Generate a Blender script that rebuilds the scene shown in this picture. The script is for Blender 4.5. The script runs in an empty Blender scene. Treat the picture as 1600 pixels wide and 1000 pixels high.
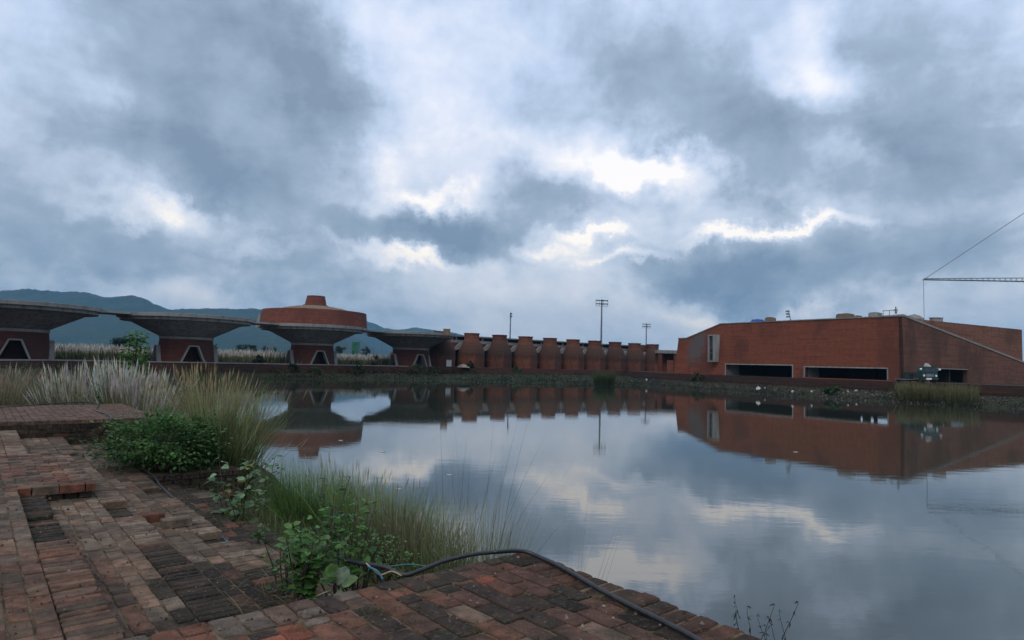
import bpy, math, random
import numpy as np
from math import sin, cos, pi, radians, degrees, sqrt, atan2, exp
from mathutils import Vector, Matrix, Euler, noise as mnoise
random.seed(7)
S = bpy.context.scene
COL = S.collection

# ------------------------------------------------------------------ camera
CZ = 3.9                    # eye height over the water (water is z = 0)
T = 2.65                    # level of the brick terraces
PITCH, ROLL = radians(3.905), 0.027
M3 = Matrix.Rotation(pi / 2 + PITCH, 3, 'X') @ Matrix.Rotation(ROLL, 3, 'Z')
cam = bpy.data.cameras.new('camera'); co = bpy.data.objects.new('camera', cam); COL.objects.link(co)
co.location = (0, 0, CZ); co.rotation_euler = M3.to_euler()
cam.sensor_width = 36; cam.lens = 22.5; cam.clip_start = 0.05; cam.clip_end = 30000
S.camera = co

def ray(px, py): return M3 @ Vector(((px - 800) / 1000, (500 - py) / 1000, -1))
def PZ(px, py, z):
    d = ray(px, py); t = (z - CZ) / d.z; return Vector((d.x * t, d.y * t, z))
def PY(px, py, y):
    d = ray(px, py); t = y / d.y; return Vector((d.x * t, y, CZ + d.z * t))

# ------------------------------------------------------------------ node helper
class NT:
    def __init__(s, nt): s.nt = nt
    def n(s, typ, ins=None, **kw):
        nd = s.nt.nodes.new(typ)
        for k, v in kw.items(): setattr(nd, k, v)
        for k, v in (ins or {}).items():
            if isinstance(v, bpy.types.NodeSocket): s.nt.links.new(v, nd.inputs[k])
            else: nd.inputs[k].default_value = v
        return nd
    def m(s, op, a, b=0.0, c=0.0, clamp=False):
        return s.n('ShaderNodeMath', {0: a, 1: b, 2: c}, operation=op, use_clamp=clamp).outputs[0]
    def vm(s, op, a, b=(0, 0, 0)):
        return s.n('ShaderNodeVectorMath', {0: a, 1: b}, operation=op).outputs[0]
    gain = 2.0
    def noise(s, vec, scale, detail=4, rough=.55, dist=0.0, color=False):
        q = s.n('ShaderNodeTexNoise', {'Vector': vec, 'Scale': scale, 'Detail': detail, 'Roughness': rough, 'Distortion': dist})
        if color or s.gain == 1: return q.outputs['Color' if color else 'Fac']
        return s.m('MULTIPLY_ADD', q.outputs['Fac'], s.gain, .5 - .5 * s.gain, clamp=True)
    def mix(s, f, a, b, mode='MIX'):
        q = s.n('ShaderNodeMix', data_type='RGBA', blend_type=mode)
        for i, v in ((0, f), (6, a), (7, b)):
            if isinstance(v, bpy.types.NodeSocket): s.nt.links.new(v, q.inputs[i])
            else: q.inputs[i].default_value = v if i == 0 else (tuple(v) + (1,))[:4]
        return q.outputs[2]
    def ramp(s, f, stops, interp='LINEAR'):
        q = s.n('ShaderNodeValToRGB', {0: f}); cr = q.color_ramp; cr.interpolation = interp
        while len(cr.elements) < len(stops): cr.elements.new(0.5)
        for e, (p, c) in zip(cr.elements, stops):
            e.position = p; e.color = (tuple(c) + (1,))[:4] if hasattr(c, '__len__') else (c, c, c, 1)
        return q.outputs[0]
    def map(s, vec, scale=(1, 1, 1), loc=(0, 0, 0), rot=(0, 0, 0), vt='POINT'):
        return s.n('ShaderNodeMapping', {0: vec, 1: loc, 2: rot, 3: scale}, vector_type=vt).outputs[0]

# ------------------------------------------------------------------ sky, sun, exposure
SUN_EL, SUN_AZ = radians(48), radians(200)      # azimuth clockwise from +Y: high behind the camera, veiled
W = bpy.data.worlds.new('World'); S.world = W; W.use_nodes = True
nt = W.node_tree; nt.nodes.clear(); N = NT(nt); N.gain = 1
sky = N.n('ShaderNodeTexSky', sky_type='NISHITA'); sky.sun_disc = False
sky.sun_elevation = SUN_EL; sky.sun_rotation = SUN_AZ
gen = N.n('ShaderNodeTexCoord').outputs['Generated']
sp = N.n('ShaderNodeSeparateXYZ', {0: gen})
az = N.m('ARCTAN2', sp.outputs[0], sp.outputs[1]); el = N.m('ARCSINE', sp.outputs[2])
ae = N.n('ShaderNodeCombineXYZ', {0: az, 1: el, 2: 0.0}).outputs[0]
den = N.m('ADD', N.m('MAXIMUM', sp.outputs[2], 0.0), 0.16)
pl = N.n('ShaderNodeCombineXYZ', {0: N.m('DIVIDE', sp.outputs[0], den), 1: N.m('DIVIDE', sp.outputs[1], den), 2: 0.0}).outputs[0]
wz = N.noise(ae, 7.5, 8, .62, color=True)
warp = N.vm('SCALE', N.vm('SUBTRACT', wz, (.5, .5, .5))); warp.node.inputs['Scale'].default_value = .17
aew = N.vm('ADD', ae, warp)
BLOBS = [  # px, py, rx, ry, tilt(deg, + = down to the right), weight (+ darker)
 (330, 40, 330, 150, 12, .40), (330, 240, 330, 105, 22, .48), (500, 130, 170, 140, 40, .30), (695, 374, 165, 62, 5, .58),
 (470, 430, 260, 60, 10, .24), (1040, 110, 280, 110, 18, .30), (1200, 225, 260, 100, 10, .34), (1420, 130, 170, 260, 0, .32),
 (1110, 438, 200, 66, 5, .52), (1390, 410, 210, 80, 0, .34), (840, 175, 130, 60, 20, .16), (830, 300, 95, 75, 20, .30),
 (170, 400, 170, 75, 10, .22), (1130, 310, 190, 50, 0, .16), (800, 455, 300, 80, 0, -.12), (40, 300, 200, 200, 0, .2), (1560, 250, 180, 220, 0, .15),
 (900, 300, 70, 40, 10, .12),
 (1010, 256, 95, 42, -4, -.62), (1105, 285, 55, 36, 0, -.34), (650, 318, 110, 32, -12, -.42), (600, 260, 50, 50, 0, -.22),
 (1290, 135, 80, 70, 40, -.32), (1235, 80, 90, 80, 0, -.2), (700, 190, 170, 170, 0, -.2), (590, 30, 190, 90, 30, -.14),
 (800, 40, 170, 80, 0, -.1), (250, 325, 150, 34, -6, -.34), (180, 150, 110, 60, 10, -.22), (1210, 364, 170, 17, -2, -.5),
 (912, 362, 80, 20, 0, -.48), (970, 405, 100, 15, -8, -.34), (630, 408, 120, 18, 10, -.42), (900, 235, 140, 60, 0, -.30),
 (850, 392, 80, 24, 0, -.32), (1125, 505, 140, 36, 8, -.30), (300, 465, 150, 36, 0, -.22), (1290, 505, 170, 30, 0, -.28),
 (400, 395, 90, 25, 0, -.16), (1330, 245, 110, 40, 20, -.24), (1010, 330, 160, 30, 0, -.14), (500, 225, 80, 60, 0, .08)]
acc = 0.38
for (px, py, rx, ry, tl, wt) in BLOBS:
    d = ray(px, py).normalized(); a0 = atan2(d.x, d.y); e0 = math.asin(d.z)
    d1 = ray(px + 20, py).normalized(); d2 = ray(px, py - 20).normalized()
    ka = (atan2(d1.x, d1.y) - a0) / 20; ke = (math.asin(d2.z) - e0) / 20
    v = N.map(aew, (rx * ka * 1.25, ry * ke * 1.25, 1), (a0, e0, 0), (0, 0, -radians(tl)), 'TEXTURE')
    g = N.n('ShaderNodeTexGradient', {0: v}, gradient_type='SPHERICAL').outputs[1]
    g = N.n('ShaderNodeMapRange', {0: g, 4: wt}, interpolation_type='SMOOTHSTEP').outputs[0]
    acc = N.m('ADD', acc, g)
f1 = N.noise(pl, 1.15, 9, .58, .25); f2 = N.noise(ae, 9.0, 8, .62, .4)
f3 = N.noise(N.map(ae, (6, 15, 1), rot=(0, 0, .25)), 1.0, 7, .6, .6)
f4 = N.noise(ae, 24.0, 6, .6, .3)
acc = N.m('MULTIPLY_ADD', acc, 1.22, -.05)
acc = N.m('ADD', acc, N.m('MULTIPLY', N.m('SUBTRACT', f4, .5), .3))
dd = N.m('ADD', acc, N.m('MULTIPLY', N.m('SUBTRACT', f1, .5), .42))
dd = N.m('ADD', dd, N.m('MULTIPLY', N.m('SUBTRACT', f2, .5), .42))
dd = N.m('ADD', dd, N.m('MULTIPLY', N.m('SUBTRACT', f3, .5), .42))
hi = N.ramp(dd, [(0, (.72, .73, .78)), (.22, (.53, .58, .69)), (.45, (.37, .45, .59)), (.68, (.245, .31, .405)), (1, (.165, .21, .285))])
lo = N.ramp(dd, [(0, (.97, .87, .74)), (.2, (.62, .63, .67)), (.45, (.42, .475, .55)), (.68, (.25, .31, .385)), (1, (.145, .20, .275))])
cl = N.mix(N.n('ShaderNodeMapRange', {0: el, 1: .12, 2: .42}).outputs[0], lo, hi)
cl = N.mix(1.0, cl, (15, 15, 15), 'MULTIPLY')                       # the background runs at 0.1
cl.node.clamp_result = False
thin = N.m('MULTIPLY', N.n('ShaderNodeMapRange', {0: dd, 1: .5, 2: .1}).outputs[0], .12)
skc = N.mix(thin, cl, sky.outputs[0])
bg = N.n('ShaderNodeBackground', {0: skc, 1: 0.1})
N.n('ShaderNodeOutputWorld', {0: bg.outputs[0]})
sd = bpy.data.lights.new('sun', 'SUN'); sd.energy = 1.2; sd.angle = radians(30); sd.color = (1, .90, .78)
so = bpy.data.objects.new('sun', sd); COL.objects.link(so)
sdir = Vector((sin(SUN_AZ) * cos(SUN_EL), cos(SUN_AZ) * cos(SUN_EL), sin(SUN_EL)))
so.rotation_euler = sdir.to_track_quat('Z', 'Y').to_euler()
S.view_settings.view_transform = 'Standard'; S.view_settings.look = 'None'
S.view_settings.gamma = 1; S.view_settings.exposure = 0.12
S.render.engine = 'CYCLES'

# ------------------------------------------------------------------ materials
def mat(name, build, rough=.9, spec=.3):
    m = bpy.data.materials.new(name); m.use_nodes = True; m.node_tree.nodes.clear(); n = NT(m.node_tree)
    b = n.n('ShaderNodeBsdfPrincipled', {'Roughness': rough, 'Specular IOR Level': spec})
    n.n('ShaderNodeOutputMaterial', {0: b.outputs[0]}); build(n, b); return m
def obc(n): return n.n('ShaderNodeTexCoord').outputs['Object']
def bump(n, b, h, st=.5, dist=.01):
    n.nt.links.new(n.n('ShaderNodeBump', {'Height': h, 'Strength': st, 'Distance': dist}).outputs[0], b.inputs['Normal'])
def setc(n, b, c): n.nt.links.new(c, b.inputs['Base Color'])
def noisy(name, c, amt=.3, sc=6, rough=.8, bst=0., spec=.3, metal=0.):
    def f(n, b):
        o = obc(n); q = n.noise(o, sc, 5, .6)
        d = tuple(x * (1 - amt) for x in c); e = tuple(min(1, x * (1 + amt)) for x in c)
        setc(n, b, n.ramp(q, [(.3, d), (.7, e)])); b.inputs['Metallic'].default_value = metal
        if bst: bump(n, b, n.noise(o, sc * 4, 4), bst)
    return mat(name, f, rough, spec)
def facade(name, c0, c1, scale_h=.24, course=.085, stain=(.05, .03, .025), plaster=None, ymix=True, dark_above=None):
    # brickwork in object space: courses along z, joints along x + y
    def f(n, b):
        o = obc(n); s = n.n('ShaderNodeSeparateXYZ', {0: o})
        h = n.m('ADD', s.outputs[0], s.outputs[1])
        v = n.n('ShaderNodeCombineXYZ', {0: h, 1: s.outputs[2], 2: 0.0}).outputs[0]
        bt = n.n('ShaderNodeTexBrick', {'Vector': v, 'Color1': c0 + (1,), 'Color2': c1 + (1,), 'Mortar': tuple(x * .6 + .02 for x in c0) + (1,), 'Scale': 1.0,
             'Mortar Size': .009, 'Brick Width': scale_h, 'Row Height': course, 'Bias': 0.0}).outputs[0]
        st = n.noise(n.map(o, (.12, .12, 3.4)), 1.0, 5, .75)            # courses of different firings
        c = n.mix(n.m('MULTIPLY', n.ramp(st, [(.38, 0), (.75, 1)]), .7), bt, tuple(x * .55 for x in c0))
        c = n.mix(n.m('MULTIPLY', n.ramp(n.noise(o, 1.4, 6, .7), [(.45, 0), (.85, 1)]), .28), c, tuple(min(1, x * 1.5) for x in c1))
        big = n.noise(n.map(o, (1, 1, .6)), .16, 6, .6)
        c = n.mix(n.m('MULTIPLY', n.ramp(big, [(.5, 0), (.72, 1)]), .65), c, stain)
        dr = n.noise(n.map(o, (1.6, 1.6, .12)), 1.0, 5, .6)         # run-off streaks
        c = n.mix(n.m('MULTIPLY', n.ramp(dr, [(.58, 0), (.75, 1)]), .22), c, stain)
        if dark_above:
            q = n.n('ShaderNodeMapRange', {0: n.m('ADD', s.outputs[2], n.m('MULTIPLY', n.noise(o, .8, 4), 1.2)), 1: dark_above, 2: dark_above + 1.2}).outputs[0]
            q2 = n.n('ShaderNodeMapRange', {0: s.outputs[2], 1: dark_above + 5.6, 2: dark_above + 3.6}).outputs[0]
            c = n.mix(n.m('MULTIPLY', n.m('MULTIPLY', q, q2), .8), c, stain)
        if plaster:
            (x0, z0, rx, rz, tl) = plaster
            pv = n.n('ShaderNodeCombineXYZ', {0: s.outputs[0], 1: s.outputs[2], 2: 0.0}).outputs[0]
            pv = n.vm('ADD', pv, n.vm('MULTIPLY', n.noise(o, .9, 8, .75, color=True), (7, 7, 0)))
            g = n.n('ShaderNodeTexGradient', {0: n.map(pv, (rx, rz, 1), (x0 + 3.5, z0 + 3.5, 0), (0, 0, tl), 'TEXTURE')}, gradient_type='SPHERICAL').outputs[1]
            g = n.m('ADD', g, n.m('MULTIPLY', n.m('SUBTRACT', n.noise(n.map(o, (1, 1, 5)), 1.2, 5, .7), .5), .7))
            c = n.mix(n.m('MULTIPLY', n.ramp(g, [(.05, 0), (.5, 1)]), .8), c, (.10, .105, .11))
        rnd_ = n.n('ShaderNodeObjectInfo').outputs['Random']; c = n.mix(1.0, c, n.ramp(rnd_, [(0, (.72, .76, .8)), (1, (1.15, 1.08, 1.0))]), 'MULTIPLY')
        setc(n, b, c)
    return mat(name, f, .93, .2)
def concrete(name, c=(.27, .265, .25), sc=1.0, dark=.5):
    def f(n, b):
        o = obc(n); q = n.noise(o, .35 * sc, 7, .65); w = n.noise(n.map(o, (1.5, 1.5, .15)), 1.0 * sc, 5, .6)
        a = n.ramp(q, [(.1, tuple(x * .78 for x in c)), (.9, tuple(x * 1.12 for x in c))])
        a = n.mix(n.m('MULTIPLY', n.ramp(w, [(.5, 0), (.72, 1)]), dark), a, tuple(x * .4 for x in c))
        setc(n, b, a); bump(n, b, n.noise(o, 12, 4), .3, .02)
    return mat(name, f, .9, .2)
def attr_mat(name, rough=.85, spec=.2, trans=0., bst=0., bsc=30, moss=0.):
    m = bpy.data.materials.new(name); m.use_nodes = True; m.node_tree.nodes.clear(); n = NT(m.node_tree)
    b = n.n('ShaderNodeBsdfPrincipled', {'Roughness': rough, 'Specular IOR Level': spec})
    a = n.n('ShaderNodeAttribute', attribute_name='col').outputs[0]; o = obc(n)
    c = n.mix(1.0, a, n.ramp(n.noise(o, bsc * .5, 5, .65), [(.3, .62), (.7, 1.3)]), 'MULTIPLY')
    if moss:
        c = n.mix(n.m('MULTIPLY', n.ramp(n.noise(o, 2.1, 7, .7), [(.5, 0), (.68, 1)]), moss), c, (.045, .04, .025))
        c = n.mix(n.m('MULTIPLY', n.ramp(n.noise(o, 26, 5, .75), [(.55, 0), (.66, 1)]), moss * .8), c, (.022, .018, .015))
        c = n.mix(n.m('MULTIPLY', n.ramp(n.noise(n.map(o, loc=(7, 3, 2)), 34, 4, .7), [(.64, 0), (.74, 1)]), moss * .6), c, (.2, .165, .13))
    setc(n, b, c)
    if bst:
        h = n.m('ADD', n.noise(o, bsc, 6, .7), n.m('MULTIPLY', n.noise(o, bsc * 5, 4, .7), .35)); bump(n, b, h, bst, .012)
    out = b.outputs[0]
    if trans:
        tr = n.n('ShaderNodeBsdfTranslucent', {0: c}); out = n.n('ShaderNodeMixShader', {0: trans, 1: out, 2: tr.outputs[0]}).outputs[0]
    n.n('ShaderNodeOutputMaterial', {0: out}); return m

MAT = {}
MAT['leaf'] = attr_mat('leaf', .5, .35, .38, 0, 20)
MAT['blade'] = attr_mat('grass_blade', .6, .25, .3, 0, 6)
MAT['paver'] = attr_mat('worn_brick', .88, .22, 0, .9, 26, .5)
MAT['bark'] = noisy('bark', (.07, .05, .035), .4, 20, .9, .5)
MAT['concrete'] = concrete('shutter_concrete'); MAT['soffit'] = concrete('soffit_concrete', (.22, .215, .205), 1, .6)
MAT['concrete_light'] = concrete('pale_concrete', (.24, .23, .215), 1.5, .35)
MAT['brick_pav'] = facade('plinth_brick', (.085, .03, .022), (.12, .042, .03))
MAT['brick_drum'] = facade('drum_brick', (.125, .044, .032), (.175, .062, .045), stain=(.09, .035, .026))
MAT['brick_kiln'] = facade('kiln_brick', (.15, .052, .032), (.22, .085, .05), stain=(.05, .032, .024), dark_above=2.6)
MAT['brick_back'] = facade('back_brick', (.13, .05, .035), (.19, .075, .05))  # slightly darker brick for gallery, stair block and low wall
MAT['brick_hall'] = facade('hall_brick', (.20, .058, .032), (.26, .08, .042), stain=(.10, .038, .028), plaster=(7.6, 6.4, 3.3, 5.4, -.45))
MAT['brick_side'] = facade('side_brick', (.15, .07, .05), (.21, .10, .07), stain=(.07, .04, .03))
MAT['brick_wet'] = facade('damp_brick', (.052, .025, .018), (.092, .038, .026), stain=(.03, .026, .02))
MAT['dark'] = noisy('dark_interior', (.02, .02, .02), .3)  # near-black: shade of interiors put into the colour; also for dark fittings
MAT['black_rubber'] = noisy('black_rubber', (.018, .018, .02), .3, 30, .45, .1, .5)
MAT['wire_green'] = noisy('green_wire', (.02, .10, .08), .2, 30, .5)
MAT['wire_tan'] = noisy('tan_wire', (.3, .22, .13), .2, 30, .6)
MAT['wire_blue'] = noisy('blue_wire', (.04, .13, .2), .2, 30, .5)
MAT['steel'] = noisy('galvanised_steel', (.16, .18, .20), .2, 3, .5, 0, .5, .4)
MAT['white'] = noisy('white_paint', (.72, .72, .70), .1, 3, .5)
MAT['paper'] = noisy('pale_stone', (.42, .41, .38), .3, 3, .9)
MAT['glass'] = noisy('dark_glass', (.02, .03, .04), .2, 3, .08, 0, .8)
MAT['green_paint'] = noisy('dark_green_paint', (.012, .042, .032), .35, 4, .5, 0, .4)
MAT['green_net'] = noisy('green_netting', (.02, .11, .07), .4, 1.0, .9)
MAT['tarp'] = noisy('blue_tarpaulin', (.02, .07, .26), .3, 3, .6)
MAT['sand'] = noisy('sand', (.28, .23, .18), .3, 2, .95, .4)
MAT['timber'] = noisy('weathered_timber', (.17, .12, .08), .4, 5, .9)
MAT['skin'] = noisy('skin', (.2, .11, .075), .1, 8, .6)
MAT['cloth'] = noisy('grey_cloth', (.12, .13, .16), .3, 5, .9)
MAT['hair'] = noisy('black_hair', (.012, .01, .01), .2, 8, .5)
MAT['rust'] = noisy('rusty_paint', (.2, .05, .035), .4, 4, .8)
MAT['wood_pole'] = noisy('grey_pole', (.12, .12, .12), .3, 2, .8)

def f_ground(n, b):
    o = obc(n); q = n.noise(o, .35, 8, .7); r = n.noise(o, 3.0, 6, .7)
    c = n.ramp(q, [(.3, (.03, .028, .018)), (.5, (.05, .045, .03)), (.7, (.03, .042, .016))])
    c = n.mix(n.ramp(r, [(.45, 0), (.7, .8)]), c, (.018, .022, .01)); setc(n, b, c); bump(n, b, r, .8, .08)
MAT['ground'] = mat('soil_and_weeds', f_ground, .95, .1)
def f_soilbed(n, b):
    o = obc(n); q = n.noise(o, 5, 8, .7)
    setc(n, b, n.ramp(q, [(.3, (.05, .038, .024)), (.55, (.13, .095, .058)), (.75, (.18, .14, .09))])); bump(n, b, n.noise(o, 45, 6, .7), .8, .012)
MAT['bed'] = mat('sandy_joints', f_soilbed, .95, .1)
def f_water(n, b):
    o = obc(n); n.gain = 1
    b.inputs['Base Color'].default_value = (.032, .038, .028, 1); b.inputs['IOR'].default_value = 2.3; n.nt.links.new(n.n('ShaderNodeMapRange', {0: n.noise(n.map(o, (.04, .09, 1), loc=(4, 2, 0)), 1.0, 4, .6), 1: .4, 2: .65, 3: .010, 4: .032}).outputs[0], b.inputs['Roughness'])
    w1 = n.noise(n.map(o, (.55, 1.4, 1)), 1.5, 4, .55, .3); w2 = n.noise(n.map(o, (.12, .3, 1)), 1.0, 3, .5)
    calm = n.ramp(n.noise(n.map(o, (.03, .05, 1)), 1.0, 3), [(.38, .25), (.62, 1)])
    h = n.m('ADD', n.m('MULTIPLY', n.m('MULTIPLY', w1, calm), .010), n.m('MULTIPLY', w2, .012))
    bump(n, b, h, .30, 1.0)
MAT['water'] = mat('pond_water', f_water, .02, .5)
def f_hill(n, b):
    o = obc(n); q = n.noise(o, .004, 8, .7); r = n.noise(n.map(o, (1, 1, .3)), .03, 6, .75)
    c = n.ramp(q, [(.35, (.014, .034, .018)), (.65, (.026, .045, .024))]); c = n.mix(n.ramp(r, [(.5, 0), (.72, .7)]), c, (.07, .07, .06)); setc(n, b, c)
MAT['hill'] = mat('wooded_hillside', f_hill, .95, .1)

# ------------------------------------------------------------------ mesh builder
class MB:
    def __init__(s): s.v = []; s.f = []; s.c = []; s.cur = (.5, .5, .5); s.mi = []; s.m = 0
    def add(s, vs, fs):
        k = len(s.v); s.v += [tuple(p) for p in vs]; s.c += [s.cur] * len(vs)
        for f in fs: s.f.append([i + k for i in f]); s.mi.append(s.m)
        return s
    def box(s, a, b, M=None):
        x0, y0, z0 = a; x1, y1, z1 = b
        vs = [Vector(p) for p in ((x0, y0, z0), (x1, y0, z0), (x1, y1, z0), (x0, y1, z0), (x0, y0, z1), (x1, y0, z1), (x1, y1, z1), (x0, y1, z1))]
        if M is not None: vs = [M @ p for p in vs]
        return s.add(vs, [(0, 3, 2, 1), (4, 5, 6, 7), (0, 1, 5, 4), (1, 2, 6, 5), (2, 3, 7, 6), (3, 0, 4, 7)])
    def tube(s, pts, r, seg=8, cap=True):
        pts = [Vector(p) for p in pts]; n = len(pts); rr = r if hasattr(r, '__len__') else [r] * n
        vs = []; fs = []; up = Vector((0, 0, 1)); prev = None
        for i, p in enumerate(pts):
            d = (pts[min(i + 1, n - 1)] - pts[max(i - 1, 0)])
            d = d.normalized() if d.length > 1e-9 else Vector((0, 0, 1))
            if prev is None: a = d.orthogonal().normalized()
            else:
                a = prev - d * prev.dot(d); a = a.normalized() if a.length > 1e-6 else d.orthogonal().normalized()
            prev = a; b = d.cross(a)
            for j in range(seg): t = 2 * pi * j / seg; vs.append(p + (a * cos(t) + b * sin(t)) * rr[i])
        for i in range(n - 1):
            for j in range(seg): k = (j + 1) % seg; fs.append((i * seg + j, i * seg + k, (i + 1) * seg + k, (i + 1) * seg + j))
        if cap: fs.append(tuple(range(seg))[::-1]); fs.append(tuple((n - 1) * seg + j for j in range(seg)))
        return s.add(vs, fs)
    def lathe(s, prof, seg=48, ctr=(0, 0, 0), a0=0.):
        vs = []; fs = []
        for (r, z) in prof:
            for j in range(seg): t = a0 + 2 * pi * j / seg; vs.append((ctr[0] + r * cos(t), ctr[1] + r * sin(t), ctr[2] + z))
        for i in range(len(prof) - 1):
            for j in range(seg): k = (j + 1) % seg; fs.append((i * seg + j, i * seg + k, (i + 1) * seg + k, (i + 1) * seg + j))
        return s.add(vs, fs)
    def prism(s, poly, d0, d1, M=None):     # poly in (x, z), extruded along y
        n = len(poly); vs = [Vector((x, d0, z)) for x, z in poly] + [Vector((x, d1, z)) for x, z in poly]
        if M is not None: vs = [M @ p for p in vs]
        fs = [tuple(range(n)), tuple(range(2 * n - 1, n - 1, -1))] + [(i, i + n, (i + 1) % n + n, (i + 1) % n) for i in range(n)]
        return s.add(vs, fs)
    def build(s, name, mats, parent=None, smooth=False, loc=None):
        me = bpy.data.meshes.new(name); me.from_pydata(s.v, [], s.f)
        ms = mats if isinstance(mats, (list, tuple)) else [mats]
        for m in ms: me.materials.append(m)
        if len(ms) > 1: me.polygons.foreach_set('material_index', s.mi)
        ca = me.color_attributes.new('col', 'FLOAT_COLOR', 'POINT')
        arr = np.ones((len(s.v), 4), 'f'); arr[:, :3] = np.array(s.c, 'f').reshape(-1, 3); ca.data.foreach_set('color', arr.ravel())
        if smooth: me.polygons.foreach_set('use_smooth', [True] * len(me.polygons))
        me.update()
        o = bpy.data.objects.new(name, me); COL.objects.link(o)
        if parent is not None: o.parent = parent
        if loc is not None: o.location = loc
        return o
def tag(o, label=None, cat=None, group=None, kind=None):
    for k, v in (('label', label), ('category', cat), ('group', group), ('kind', kind)):
        if v: o[k] = v
    return o
def empty(name, loc, rz, label, cat, group=None):
    o = bpy.data.objects.new(name, None); COL.objects.link(o); o.location = loc; o.rotation_euler = (0, 0, rz)
    return tag(o, label, cat, group)
def fixn(o):
    import bmesh
    bm = bmesh.new(); bm.from_mesh(o.data); bmesh.ops.recalc_face_normals(bm, faces=bm.faces); bm.to_mesh(o.data); bm.free(); return o
def cut(o, cutters):                         # boolean difference, evaluated to a plain mesh
    fixn(o); tmp = []
    for c in cutters:
        q = c.build('cutter', MAT['dark'], o.parent); fixn(q); tmp.append(q)
        md = o.modifiers.new('b', 'BOOLEAN'); md.object = q; md.operation = 'DIFFERENCE'; md.solver = 'EXACT'
    dg = bpy.context.evaluated_depsgraph_get(); me = bpy.data.meshes.new_from_object(o.evaluated_get(dg))
    o.modifiers.clear(); o.data = me
    for q in tmp: bpy.data.objects.remove(q)
    return o
def copy_tree(o, parent=None):
    c = o.copy(); COL.objects.link(c)
    if parent is not None: c.parent = parent
    for ch in o.children: copy_tree(ch, c)
    return c
def U(a, b): return random.uniform(a, b)
def lerp(a, b, t): return tuple(x + (y - x) * t for x, y in zip(a, b))

# ------------------------------------------------------------------ ghat frame: u towards the water, v away along the bank
C0 = PZ(820, 860, T); UA = Vector((sin(radians(130)), -cos(radians(130)), 0)); VA = Vector((cos(radians(130)), sin(radians(130)), 0))
def G(u, v, z): return Vector((C0.x, C0.y, 0)) + UA * u + VA * v + Vector((0, 0, z))
GM = Matrix(((UA.x, VA.x, 0, C0.x), (UA.y, VA.y, 0, C0.y), (0, 0, 1, 0), (0, 0, 0, 1)))   # (u, v, z) -> world
GR = atan2(UA.y, UA.x)

# ------------------------------------------------------------------ terrain round the pond
PAV = [Vector((-73.9, 95, T)), Vector((-58.3, 115, T)), Vector((-42.5, 137, T)), Vector((-24.8, 158, T))]
K1 = Vector((-10.8, 174, T)); KD = Vector((7.45, 5.85, 0)); KA = atan2(KD.y, KD.x)
HL = Vector((39.6, 156, T)); HA = radians(-61.1)
# stations: shoreline, step foot, terrace edge
def g2(u, v): p = G(u, v, 0); return (p.x, p.y)
ST = [((3.0, .5), None)]
st = []
for v in (-60, -20, -6, -.2): st.append((g2(.6, v), g2(.2, v), g2(-.3, v), .25, -.2))
for v in (0.2, 3, 7, 11, 18, 30, 50, 75, 92): st.append((g2(3.6 + (v > 15) * 1.5, v), g2(-.2, v), g2(-3.0, v), 1.78, 1.2))
st += [((-58, 98), (-60.5, 99.5), (-66.5, 93), 1.0, 1.2), ((-48.8, 110), (-51.6, 111.6), (-53.1, 112.6), 1.0, 1.2), ((-36.8, 123.5), (-38.6, 130.0), (-40.1, 131.0), 1.0, 1.2),
       ((-22, 127.5), (-22.8, 150.5), (-24.2, 151.6), 1.0, 1.2), ((-8.6, 128.5), (-7.8, 165.5), (-9.2, 166.8), 1.0, 1.2), ((9, 129.8), (11.0, 179), (10, 180.6), 1.0, 1.2),
       ((25, 129.5), (36, 190), (35.3, 198), 1.0, 1.2), ((34, 117), (34.6, 155.5), (36.4, 156), 1.0, 1.2), ((41.5, 103.6), (47.5, 131), (49.2, 132), 1.0, 1.2),
       ((49.5, 92), (56.5, 113), (58.4, 114), 1.0, 1.2), ((54.5, 87), (60.5, 104.5), (62.5, 105.6), 1.0, 1.2), ((60, 82), (72, 90), (74, 92), 1.0, 1.2), ((90, 62), (100, 70), (102, 72), 1.0, 1.2),
       ((95, -60), (110, -60), (112, -60), 1.0, 1.2)]
def far_ring(p, r):
    c = Vector((5, 50)); d = (Vector(p) - c).normalized(); return c + d * r
g = MB(); NS = len(st); rows = []
def lerp2(a, b, t): return (a[0] + (b[0] - a[0]) * t, a[1] + (b[1] - a[1]) * t)
SUB = 14; sts = []
for i in range(NS):
    a, b = st[i], st[(i + 1) % NS]
    for k in range(SUB):
        t = k / SUB; sts.append((lerp2(a[0], b[0], t), lerp2(a[1], b[1], t), lerp2(a[2], b[2], t), a[3] + (b[3] - a[3]) * t, a[4] + (b[4] - a[4]) * t))
for (s_, b_, e_, zb, ze) in sts:
    r = []; w = lerp2(s_, b_, -.5 if abs(s_[0] - b_[0]) + abs(s_[1] - b_[1]) < 8 else -.15)
    r.append((w[0], w[1], -1.2)); r.append((s_[0], s_[1], -.08))
    for k in range(1, 7):
        t = k / 6; q = lerp2(s_, b_, t); r.append((q[0] + U(-.2, .2) * (k < 6), q[1] + U(-.2, .2) * (k < 6), zb * t ** .8 + (U(-.12, .12) if k < 6 else 0)))
    r.append((e_[0], e_[1], ze))
    e2 = far_ring(e_, 0) - Vector(e_)
    dd_ = (Vector(e_) - Vector((5, 50))).normalized()
    for off, z in ((6, 2.62), (20, 2.62), (60, 2.6), (200, 2.5), (700, 2.4), (2500, 2), (6500, -5)):
        q = Vector(e_) + dd_ * off; r.append((q.x, q.y, z))
    rows.append(r)
nr = len(rows[0]); vs = [p for r in rows for p in r]; n2 = len(rows)
g.add(vs, [(i * nr + j, ((i + 1) % n2) * nr + j, ((i + 1) % n2) * nr + j + 1, i * nr + j + 1) for i in range(n2) for j in range(nr - 1)])
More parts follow.
